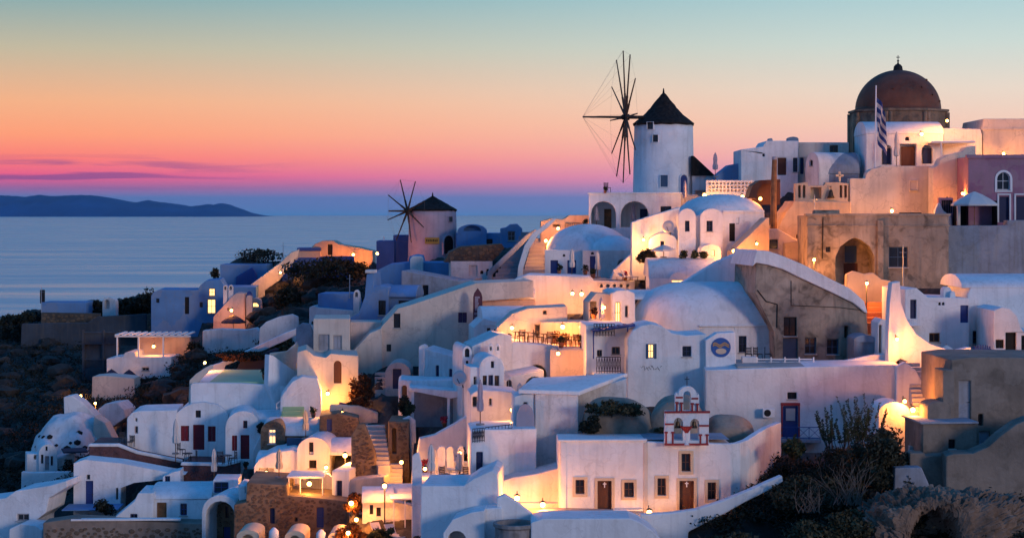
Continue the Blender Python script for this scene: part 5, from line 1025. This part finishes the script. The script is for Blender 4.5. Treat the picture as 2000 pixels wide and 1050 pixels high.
def twigs(label, px, yb, wpx, hpx, D, n=30):
    bm = bmesh.new(); s_ = D/F
    for k in range(n):
        a = Vector((random.uniform(-.5, .5)*wpx*s_*.4, random.uniform(-.4, .4), 0)); d = Vector((random.uniform(-.7, .7), random.uniform(-.5, .1), 1)).normalized(); ln = hpx*s_*random.uniform(.4, 1); p = a
        for j in range(4):
            q = p+d*ln/4; tube(bm, p, q, .035*(1-j*.22), .035*(1-(j+1)*.22), 4); d = (d+Vector((random.uniform(-.5, .5), random.uniform(-.3, .3), random.uniform(-.2, .3)))).normalized()
            if j: tube(bm, q, q+(d+Vector((random.uniform(-1, 1), -.3, .2))).normalized()*ln*.25, .016, .005, 3)
            p = q
    single('bare_twigs', label, 'dead branches', bm, 'twig', PT(px, yb, D))
mat('twig', (.20,.16,.13), var=.2, bump=0)
twigs('grey bare dead branches rising out of the dark scrub bank', 1655, 985, 150, 90, 109.5, 34); twigs('bare stems at the lower left of the scrub bank', 1580, 1000, 120, 60, 108.5, 20)
def scrub():
    V, Fa = [], []; rs = random.Random(5)
    reg = [(-30,170,640,930,2600),(170,380,740,800,700),(480,720,520,600,1500),(0,170,900,950,600),(270,390,690,790,1200),(400,560,660,720,600),(1370,1800,900,1060,4200),(1780,2000,930,1060,1300)]
    for x0, x1, y0, y1, n in reg:
        for _ in range(n):
            px, py = rs.uniform(x0, x1), rs.uniform(y0, y1); D = G(px, py); X = (px-1000)/F*D; z = ground(X, D); R_ = rs.uniform(.15, .5)
            for _k in range(9):
                c = Vector((X+rs.gauss(0, R_), D+rs.gauss(0, R_), z+abs(rs.gauss(0, R_*.6)))); a = Vector((rs.uniform(-1, 1), rs.uniform(-1, 1), rs.uniform(-.2, 1))).normalized()*rs.uniform(.08, .2); b_ = a.cross(Vector((rs.uniform(-1, 1), rs.uniform(-1, 1), rs.uniform(-1, 1)))).normalized()*.06; k = len(V)
                V += [tuple(c-a), tuple(c+b_), tuple(c+a), tuple(c-b_)]; Fa.append((k, k+1, k+2, k+3))
    o = obj('undergrowth', (V, [], Fa), 'leafdark'); tag(o, 'dark low scrub covering the steep bare slopes', 'undergrowth', None, 'stuff')
scrub()
mat('rockdark', (.04,.036,.032), var=.3, stain=.6, bump=1.0)
def boulders():
    V, Fa = [], []
    bm0 = bmesh.new(); bmesh.ops.create_icosphere(bm0, subdivisions=2, radius=1); vs = [v.co.copy() for v in bm0.verts]; fs = [[v.index for v in f.verts] for f in bm0.faces]; bm0.free(); rs = random.Random(9)
    for x0, x1, y0, y1, n in ((0,165,665,900,40),(290,390,690,780,40),(480,720,540,600,40),(430,540,495,520,20),(1700,2000,960,1060,60),(500,600,610,660,25)):
        for _ in range(n):
            px, py = rs.uniform(x0, x1), rs.uniform(y0, y1); D = G(px, py); X = (px-1000)/F*D; z = ground(X, D); s_ = rs.uniform(.3, 1.3)*(1 if D > 140 else .5); k = len(V); ph = rs.random()*9
            for v in vs: q = 1+.55*noise.noise(v*1.3+Vector((ph*7, ph*3, 0)))+.2*noise.noise(v*3.1+Vector((ph, 0, 9))); V.append((X+v.x*s_*q*1.3, D+v.y*s_*q, z+v.z*s_*q*.8))
            Fa += [tuple(k+i for i in f) for f in fs]
    o = obj('rubble', (V, [], Fa), 'rockdark'); tag(o, 'brown boulders and rubble strewn over the bare slopes', 'rocks', None, 'stuff')
boulders()

# ================================================================ small things
def lamp(label, px, py, D=None, P=150, kind='wall', r=None, col=(1, .315, .05), off=(0, 0, 0), by=None):
    r = r or random.Random(int(px*3+py)).uniform(.11, .17); D = D or G(px, py)-.6; p = PT(px, py, D); r_ = empty('street_lamp' if kind == 'post' else 'wall_lamp', label, 'lamp', p)
    bm = bmesh.new(); lathe(bm, [(0, -r), (r*.7, -r*.7), (r, 0), (r*.7, r*.7), (0, r)], 12); obj('globe', bm, 'bulb', r_, smooth=True)
    bm = bmesh.new(); lathe(bm, [(r*.5, r*1.02), (r*1.3, r*1.1), (r*.3, r*1.7), (0, r*1.8)], 10); obj('cap', bm, 'iron', r_)
    bm = bmesh.new()
    if kind == 'post': tube(bm, (0, .12, r), (0, .12, -2.6 if not by else -(by-py)*D/F), .045); tube(bm, (0, .12, r*1.2), (0, 0, r*1.3), .03)
    else: tube(bm, (0, 0, r*1.5), (0, .5, r*1.5), .025); tube(bm, (0, .5, r*1.5+.12), (0, .5, -r), .03)
    obj('post' if kind == 'post' else 'bracket', bm, 'iron', r_)
    ld = bpy.data.lights.new('lamp_light', 'POINT'); k_ = random.Random(int(px*7+py)).uniform(.75, 1.35); g_ = random.Random(int(px+py*3)).uniform(.85, 1.18); ld.energy = P*4.2*k_; ld.color = (col[0], col[1]*g_, col[2]*g_*g_); ld.shadow_soft_size = r*1.3; lo = bpy.data.objects.new('lamp_light', ld); C.objects.link(lo); lo.parent = r_; lo.location = (0, -.02-r*1.6, -r*.4)
    return r_
for a in (('bright street lamp before the derelict arch house',1590,507,149.5,260,'post'),('bright street lamp above the short reddish steps',1693,553,143.5,300,'post'),
 ('lamp at the foot of the long white house corner',1767,783,120.6,220,'wall'),('lamp glowing at the joint of dome house and slanted wall',1257,468,158.5,160,'wall'),
 ('lamp left of the lattice wall near the windmill',1376,381,170.6,110,'post'),('lamp under the dark awning beside the wooden post',1485,388,164,90,'wall'),
 ('upper lamp of three beside the round kiosk',1433,490,155,120,'post'),('left lower lamp of three beside the round kiosk',1424,512,153.5,120,'post'),('right lower lamp of three beside the round kiosk',1446,508,153.5,120,'post'),
 ('left lamp of a pair above the restaurant terrace',1118,573,155,130,'wall'),('right lamp of a pair above the restaurant terrace',1136,574,155,130,'wall'),
 ('left wall lamp glowing on the restaurant back wall',1099,638,138.2,70,'wall'),('right wall lamp glowing on the restaurant back wall',1134,638,138.2,70,'wall'),
 ('star bright lamp on the stone terrace of the slit window house',674,889,134,170,'post'),('lamp left of the star bright one on the slit window house',637,912,133.5,120,'post'),
 ('lamp on top of the round canopied hut',751,948,122,150,'post'),('lamp on the right post of the round canopied hut',810,998,119.5,110,'post'),('upper lamp among the glowing foliage at the bottom',686,982,124.5,130,'post'),('middle lamp among the glowing foliage at the bottom',696,1014,121.5,130,'post'),('lowest lamp among the glowing foliage at the bottom',680,1040,118,130,'post'),
 ('lamp on the sun terrace beside the white niches',898,884,122.4,42,'post'),('lamp of the lit stairs behind the whitewashed rock',186,787,168,140,'post'),('lamp on the deep blue cube house left of the small windmill',737,495,203,120,'wall'),
 ('small lamp in the lit patio below the whitewashed rock path',158,772,178,60,'wall'),('lamp at the foot of the orange lit round topped house',640,768,145.6,260,'wall'),
 ('small lamp at the right patio wall',1880,694,128.6,90,'wall'),('lamp at the foot of the pinkish wall beside the chapel',1010,972,115.3,190,'wall'),('low lamp at the corner of the chapel court',1268,1000,113.6,120,'wall'),
 ('small lamp in the courtyard behind the iron railing',1000,826,122.6,80,'wall'),('lamp lighting the ochre house under the bell gable',1600,432,160,170,'wall'),('lamp on the roof of the derelict arch house lighting the cream wall',1742,412,163.5,330,'wall'),
 ('lamp at the parapet of the cream ridge house',1960,300,171.5,220,'wall'),('lamp at the foot of the sloping cream stair wall',1880,378,163.5,130,'wall'),('lamp by the gate of the orange lit terrace',1090,446,173.5,130,'wall'),('lamp lighting the broad stairs from the balustrade',1066,470,171,120,'post'),('added lamp revealing the stone stairs below the curved white stair wall',1822,742,123,70,'wall'),('added lamp beside the lowest grey stone steps',1783,800,117.8,60,'wall'),('added lamp low on the pinkish chapel side wall ledge',1060,985,114.6,80,'wall'),('added lamp under the pergola of the stone house',604,944,129.6,60,'wall'),('added lamp in the open porch of the vault above the stone house',520,922,135,50,'wall'),('added lamp beside the central chapel house court',1000,800,124.5,80,'wall'),('added lamp behind the sun terrace parasols',830,915,121,20,'wall'),('added lamp on the wall of the white house by the church',1800,262,170.8,60,'wall'),('added lamp at the end of the lattice wall',1450,384,169,80,'wall'),  # lamps from the stone stairs onward are added to spread warm light
 ('lamp on the orange ridge house at the left',690,497,219.5,210,'wall'),('lamp in the orange lit stair wall at the left ridge',548,532,211.5,180,'wall'),('lamp in the pink patio with dark parasol',452,606,200.5,130,'wall'),('lamp under the slatted pergola at left',300,676,186,60,'wall'),
 ('lamp beside the pool parapet lighting the rusty hedge',400,708,160,140,'wall'),('lamp in the small patio with two dark parasols',225,752,182,90,'wall'),('lamp below the small arched gate wall',585,712,151.8,120,'wall'),('lamp by the lattice balustrade',668,806,141.5,110,'wall'),('lamp on the lower lit steps by the stone block',784,902,130.5,150,'wall'),('lamp at the stair top on the stone block',740,838,137,90,'wall'),
 ('lamp in the sloping orange wall beside the kiosk',1478,476,154.6,130,'wall'),('lamp on the stair wall below the patio gate',1752,662,128.6,200,'wall'),('lamp lighting the dome of the church from the roof',1850,236,171,160,'wall'),('lamp on the door house above the blue pergola',1180,600,137.6,70,'wall'),('lamp on the pink wall by the restaurant',1090,690,132,110,'wall'),('lamp on the left end of the restaurant terrace',1000,640,139,80,'wall')): lamp(*a)

def parasol(label, px, yt, yb, D=None, m='canvas', opened=0, grp=None):
    D = D or G(px, yb)-.3; p = PT(px, yb, D); h = (yb-yt)*D/F; r_ = empty('parasol', label, 'parasol', p, random.random(), grp); PROPS.append((r_, 1.0))
    bm = bmesh.new(); tube(bm, (0, 0, -.6), (0, 0, h), .035); obj('pole', bm, 'wood', r_)
    bm = bmesh.new(); lathe(bm, [(0, 0), (.28, 0), (.28, .1), (0, .12)], 12); obj('base', bm, 'grey', r_)
    if opened:
        R = opened*D/F; bm = bmesh.new(); lathe(bm, [(R, h*.62-.14), (R, h*.62), (R*.66, h*.62+(h*.36)*.42), (R*.33, h*.62+h*.36*.75), (0, h*.98)], 8); obj('canopy', bm, m, r_)
        for k in range(8):
            a = k*math.pi/4; bm = bmesh.new(); tube(bm, (0, 0, h*.95), (R*.97*math.cos(a), R*.97*math.sin(a), h*.61), .018, n=4); obj('rib', bm, 'wood', r_)
    else:
        bm = bmesh.new(); lathe(bm, [(.05, h*.30), (.20, h*.32), (.22, h*.45), (.15, h*.58), (.17, h*.75), (.12, h*.9), (0, h*1.02)], 16)
        for v in bm.verts:
            a = math.atan2(v.co.y, v.co.x); k = 1+.28*math.sin(a*6); v.co.x *= k; v.co.y *= k
        obj('canopy', bm, m, r_); bm = bmesh.new(); lathe(bm, [(.2, h*.55-.05), (.2, h*.55+.05)], 10); obj('tie', bm, m, r_)
for a in (('closed lilac parasol on the ridge right of the windmill',1397,298,346,175,'canvaslilac'),('closed pale parasol before the house by the church',1751,258,326,170),('closed lilac parasol standing on the arched terrace edge',1338,352,402,171,'canvaslilac'),
 ('left closed parasol before the blue barrel house',1117,486,538,163),('right closed parasol before the blue barrel house',1167,486,538,162.5),('closed lilac parasol before the lit doorway house',1174,580,640,137.5,'canvaslilac'),
 ('closed cream parasol by the iron balcony house',938,762,850,121.5,'canvaslilac'),('tall closed parasol behind on the sun terrace',850,822,930,122.5,'canvas'),('large closed parasol in front on the sun terrace',842,872,948,118.8,'canvas'),('slender closed parasol leaning over the glass table',897,890,944,120.4,'canvas'),
 ('closed white parasol before the red door house',343,818,886,144.6),('closed white parasol before the red shutter house',418,834,900,140.5),('closed parasol on the pink barrel stone house',597,806,862,137.8,'beige'),('closed orange parasol by the open porch vault',545,893,950,131,'beige'),('closed parasol in the courtyard of the central chapel house',1015,735,775,128,'canvas'),
 ('closed parasol beside the round gateway at the bottom',378,1020,1060,126),('closed parasol inside the left terrace arch',1165,398,446,175.5,'canvaslilac'),('closed parasol inside the right terrace arch',1237,398,444,175.3,'canvaslilac')): parasol(*a)
for a in (('wide open white parasol before the mauve house',1903,372,442,157.5,'canvas',46),('open white parasol on the patio by the blue gate',1848,620,688,132.5,'canvas',33),('open dark parasol on the pink orange patio',456,603,642,200,'canvasdark',24),
 ('left dark open parasol on the small lit patio',218,724,764,181,'canvasdark',19),('right dark open parasol on the small lit patio',252,724,764,180.5,'canvasdark',18),('tilted pale parasol by the small domed house',1296,486,512,155.5,'canvas',24)): parasol(*a)
def chair(label, px, yb, D, rz, m='wood', h=.9, grp=None):
    r_ = empty('chair', label, 'chair', PT(px, yb, D), rz, grp); PROPS.append((r_, 1.2)); bm = bmesh.new(); box(bm, -.24, .24, -.24, .24, .42, .47); obj('seat', bm, m, r_)
    bm = bmesh.new()
    for i in range(4): box(bm, -.24, .24, .22, .25, .5+i*.11, .57+i*.11)
    obj('backrest', bm, m, r_)
    for sx in (-.22, .22):
        for sy in (-.22, .22):
            bm = bmesh.new(); tube(bm, (sx, sy*1.1, 0), (sx, sy, .45 if sy < 0 else .95), .025, n=5); obj('leg', bm, m, r_)
def table(label, px, yb, D, m='wood', r=.4, grp=None):
    r_ = empty('table', label, 'table', PT(px, yb, D), 0, grp); PROPS.append((r_, 1.2)); bm = bmesh.new(); lathe(bm, [(0, .70), (r, .70), (r, .74), (0, .74)], 16); obj('tabletop', bm, m, r_)
    for k in range(4):
        a = k*math.pi/2+.6; bm = bmesh.new(); tube(bm, (r*.8*math.cos(a), r*.8*math.sin(a), 0), (r*.5*math.cos(a), r*.5*math.sin(a), .71), .025, n=5); obj('leg', bm, m, r_)
for a in (('left dark chair of the pair by the terrace wall end',240,868,147.2,.6,'iron'),('right dark chair of the pair by the terrace wall end',255,872,147,-.4,'iron'),('dark chair left of the table at the red door',354,888,144.2,1.2,'iron'),('dark chair right of the table at the red door',378,888,144.2,-1.2,'iron'),('dark chair behind the table at the red shutter house',430,905,140.4,.2,'iron'),('dark folding chair right of the table at the red shutter house',455,905,140.2,-1.0,'iron')): chair(*a)
table('small dark table before the red door', 366, 889, 144, 'iron'); table('small dark table under the parasol at red shutter house', 442, 907, 140, 'iron', .45); table('glass topped table on the sun terrace', 886, 938, 120.2, 'metal', .5)
chair('dark wooden chair on the sun terrace near the glass table', 868, 940, 119.8, .8); chair('dark wooden chair at the right end of the sun terrace', 905, 942, 119.6, -.7)
chair('dark chair silhouetted on top of the arched terrace', 1186, 377, 173.8, .5, 'dark')
# restaurant seating and pots, one by one
i = 0
where = ['at the left end', 'second from the left end', 'third from the left end', 'in the middle', 'right of the middle', 'third from the right end', 'second from the right end', 'at the right end']
for k in range(8):
    x = 1010+k*18.2; y = 672+k*1.9
    table(f'small restaurant table {where[k]} of the lit terrace', x, y+10, 137.2, 'wood', .33)
    chair(f'wooden restaurant chair beside the table {where[k]}', x+8, y+10, 137.1, random.uniform(0, 6), 'brown')
def pot(label, px, yb, D, s_=1., m='leafrust', n=160):
    s_ *= .62; r_ = empty('potted_plant', label, 'plant', PT(px, yb, D)); PROPS.append((r_, 1.0)); bm = bmesh.new(); lathe(bm, [(0, 0), (.16*s_, 0), (.24*s_, .38*s_), (.26*s_, .42*s_), (.21*s_, .42*s_), (0, .36*s_)], 14); obj('pot', bm, 'terracotta', r_, smooth=True)
    f = obj('foliage', leaves(n, .4*s_, .4*s_, .4*s_, .1), m, r_); f.location = (0, 0, .72*s_)
for a in (('bushy potted plant on the wall top right of the restaurant',1085,628,138.6,1.6),('second bushy potted plant on the restaurant wall top',1102,626,138.5,1.5),('low terracotta planter above the right wall lamp',1133,629,138.4,1.3),('potted plant under the closed lilac parasol',1160,622,138.3,1.4),('terracotta pot at the far left of the restaurant wall',972,666,139.5,1.1),('second terracotta pot along the restaurant wall',994,668,138.5,1.1),('tall potted plant in the middle of the restaurant terrace',1096,682,135.7,1.5,'leaf'),('potted plant at the right end of the restaurant terrace',1137,682,135.5,1.5,'leaf'),
 ('red flowering pot on the lounger terrace wall',1221,545,158,1.3,'flower'),('potted palm by the left closed parasol',1092,538,162.8,1.3,'leafdark'),('leafy pot between the two closed parasols',1143,540,162,1.4,'leafdark'),('potted plant at the right of the blue barrel house',1158,548,161,1.5,'leaf'),('dark agave pot at the back of the pool',517,732,151.5,1.6,'leafdark'),('potted plant on the pool side steps',612,775,143.5,1.3,'leaf'),('red flowers on the sun terrace wall',830,890,123.6,1.4,'flower'),('pot of geraniums before the porch post',868,820,136.2,1.2,'flower'),('round terracotta pot on the buttress ledge',480,925,140,.9,'leafdark'),('potted shrub on the gate of the orange lit terrace',1143,432,173.8,1.3,'leafdark'),('yellow flowers on top of the arched terrace corner',1182,377,173.7,.9,'leafdry')): pot(*a)
def dish(label, px, py, rpx, D, rz=-.4, el=.5):
    r_ = empty('satellite_dish', label, 'satellite dish', PT(px, py, D), rz); R = rpx*D/F; bm = bmesh.new(); lathe(bm, [(0, .0), (R*.5, R*.06), (R, R*.25), (R*.99, R*.27), (R*.5, R*.09), (0, .03)], 24); bmesh.ops.rotate(bm, matrix=Matrix.Rotation(math.pi/2-el*.3, 3, 'X'), verts=bm.verts); obj('reflector', bm, 'metal', r_, smooth=True)
    bm = bmesh.new(); tube(bm, (0, -.05, -R*.8), (0, -R*1.0, 0), .03); obj('feed_arm', bm, 'iron', r_); bm = bmesh.new(); tube(bm, (0, .1, 0), (0, .5, -R*1.3), .05); obj('mount', bm, 'iron', r_)
dish('large pale satellite dish beside the narrow barrel house', 899, 738, 15, 132.5); dish('round satellite dish left of the two bayed house', 1306, 443, 12, 158.6)
bm = bmesh.new(); _h = 125*166/F; tube(bm, (0, 0, -.5), (0, 0, _h*.5), .30, .27, 10); tube(bm, (0, 0, _h*.5), (.08, 0, _h), .27, .22, 10); r_ = empty('wooden_post', 'thick rough brown wooden post before the ochre house', 'post', PT(1511, 440, 162)); obj('shaft', bm, 'wood', r_); bm = bmesh.new(); lathe(bm, [(.26, 0), (.24, .25), (0, .3)], 10, c=(.08, 0, _h)); obj('cap', bm, 'greyblue', r_)
t = T('awning', 'dark brown awning over the lamp left of the wooden post', 'awning', 1490, 395, 163)
obj('canvas', prism(t.poly('1462,386 1470,362 1484,352 1524,350 1524,356 1490,360 1480,372 1478,388'), 0, 3), 'brown', t.root); t.slab('post', 1468, 1470, 380, 420, .1, .1, 'wood'); t.slab('back_wall', 1470, 1524, 356, 400, 3.1, .3, 'brown')
# flag
r_ = empty('flag', 'blue and white striped flag on a tall white pole before the dome', 'flag', PT(1709, 340, 169)); s_ = 169/F; bm = bmesh.new(); tube(bm, (0, 0, -.5), (.1, 0, 173*s_), .08, .06); obj('pole', bm, 'paint', r_)
for k in range(9):
    V, Fa = [], []; n = 16
    for i in range(n+1):
        for q in (k, k+1): f_ = i/n; V.append((.12+f_*.9+.1*math.sin(f_*5+q*.3), .22*math.sin(f_*9+q*.5), (150-q*9.5-30*f_**1.3)*s_))
    for i in range(n): Fa.append((i*2, i*2+1, i*2+3, i*2+2))
    o = obj('stripe', (V, [], Fa), 'blue' if k % 2 == 0 else 'canvas', r_); sd = o.modifiers.new('s', 'SOLIDIFY'); sd.thickness = .015
V = []
# sun loungers
for k, (x, y, D_, l_) in enumerate(((1214,547,157.6,'left sun lounger on the peephole terrace'),(1229,547,157.5,'right sun lounger on the peephole terrace'),(770,1030,118.8,'white sun lounger under the round canopied hut'),(742,1018,120,'second white lounger left under the canopied hut'))):
    r_ = empty('sun_lounger', l_, 'sun lounger', PT(x, y, D_), .5); PROPS.append((r_, 1.2)); bm = bmesh.new(); box(bm, -.32, .32, -1.0, .35, .28, .34); obj('bed', bm, 'canvas', r_); bm = bmesh.new(); box(bm, -.32, .32, 0, .8, 0, .05, Matrix.Translation((0, .35, .3)) @ Matrix.Rotation(.8, 4, 'X')); obj('backrest', bm, 'canvas', r_)
    for sx in (-.28, .28):
        for sy in (-.9, .3): bm = bmesh.new(); tube(bm, (sx, sy, 0), (sx, sy, .3), .03, n=5); obj('leg', bm, 'wood', r_)
# roof terrace furniture of the long white house
t = T('shelf_unit', 'white slatted counter and stools on the roof terrace below the ruin', 'counter', 1480, 722, 130)
t.slab('counter', 1450, 1478, 697, 722, .3, .8, 'white2'); 
for i in range(4): t.slab('rail', 1478, 1590, 700+i*6, 702+i*6, .5+.3*i, .08, 'paint', 0)
for x in (1478, 1505, 1532, 1560, 1588): t.slab('post', x, x+2.5, 697, 722, .45, .1, 'paint', 0)
for k, x in enumerate((1462, 1480, 1500)): chair(f'{("leftmost","middle","right")[k]} dark chair on the roof terrace below the ruin', x, 712, 132.6, .7*k, 'iron')
# masts
for x, y0, y1, D_, l_ in ((1764,478,552,149,'thin bare pole before the derelict arch house'),(81,560,610,219,'thin antenna on the far blue shed'),(683,536,576,173,'thin mast on the blue flat house'),(553,473,505,222,'thin pole on the left ridge'),(1591,380,425,161,'thin television aerial on the ochre house')):
    bm = bmesh.new(); h = (y1-y0)*D_/F; tube(bm, (0, 0, -.3), (0, 0, h), .05, .03); tube(bm, (-.3, 0, h*.8), (.3, 0, h*.8), .015); single('pole', l_, 'pole', bm, 'metal', PT(x, y1, D_))

# let loose things down onto whatever lies under them
bpy.context.view_layer.update(); dg = bpy.context.evaluated_depsgraph_get()
mine = {o_.name for r_, _ in PROPS for o_ in r_.children}
for r_, lim in PROPS:
    p = r_.location.copy()+Vector((0, 0, .7)); zs_ = None
    for _ in range(90):
        ok, hit, nrm, fi, ob, mt = S.ray_cast(dg, p, Vector((0, 0, -1)), distance=lim+1.0)
        if not ok: break
        if ob.name in mine or ob.name.startswith(('undergrowth', 'rubble')): p = hit-Vector((0, 0, .01)); continue
        if nrm.z > .3: zs_ = hit.z
        break
    if zs_ is not None: r_.location.z = zs_

# ================================================================ the evening air
m = bpy.data.materials.new('air'); m.use_nodes = True; t_ = m.node_tree; t_.nodes.clear(); v_ = t_.nodes.new('ShaderNodeVolumePrincipled'); o_ = t_.nodes.new('ShaderNodeOutputMaterial'); t_.links.new(v_.outputs[0], o_.inputs['Volume'])
v_.inputs['Color'].default_value = (.36, .62, 1, 1); v_.inputs['Density'].default_value = 5e-6; v_.inputs['Anisotropy'].default_value = .1; M['air'] = m
bm = bmesh.new(); box(bm, -86000, 86000, -400, 86000, -10, 800); o = obj('haze', bm, 'air'); o['kind'] = 'stuff'
# ================================================================ groups of like things
GR = {'wall_lamp': 'lamps lit across the village', 'street_lamp': 'lamps lit across the village', 'parasol': 'parasols on the terraces', 'chair': 'chairs on the terraces', 'table': 'tables on the terraces',
 'potted_plant': 'potted plants', 'sun_lounger': 'sun loungers', 'bush': 'bushes on the hillside', 'feathery_shrub': 'bushes on the hillside', 'vaulted_house': 'barrel vaulted houses', 'ridge_house': 'houses on the ridge', 'white_house': 'white houses below the dome',
 'staircase': 'outdoor stairs', 'stair_wall': 'walls beside the stairs', 'windmill': 'windmills on the ridge', 'satellite_dish': 'satellite dishes', 'rock_mound': 'rounded rocks behind the chapel', 'pole': 'thin poles and aerials', 'stone_vault': 'low stone vaults at the bottom', 'stone_terrace_wall': 'dry stone walls', 'bell_gable': 'bell gables', 'terrace': 'stone fronted terraces', 'terrace_wall': 'cream terrace walls', 'bare_twigs': 'dead branches', 'chimney_pot': 'chimney pots'}
for o in S.objects:
    k = o.name.split('.')[0]
    if o.parent is None and 'category' in o and k in GR: o['group'] = GR[k]
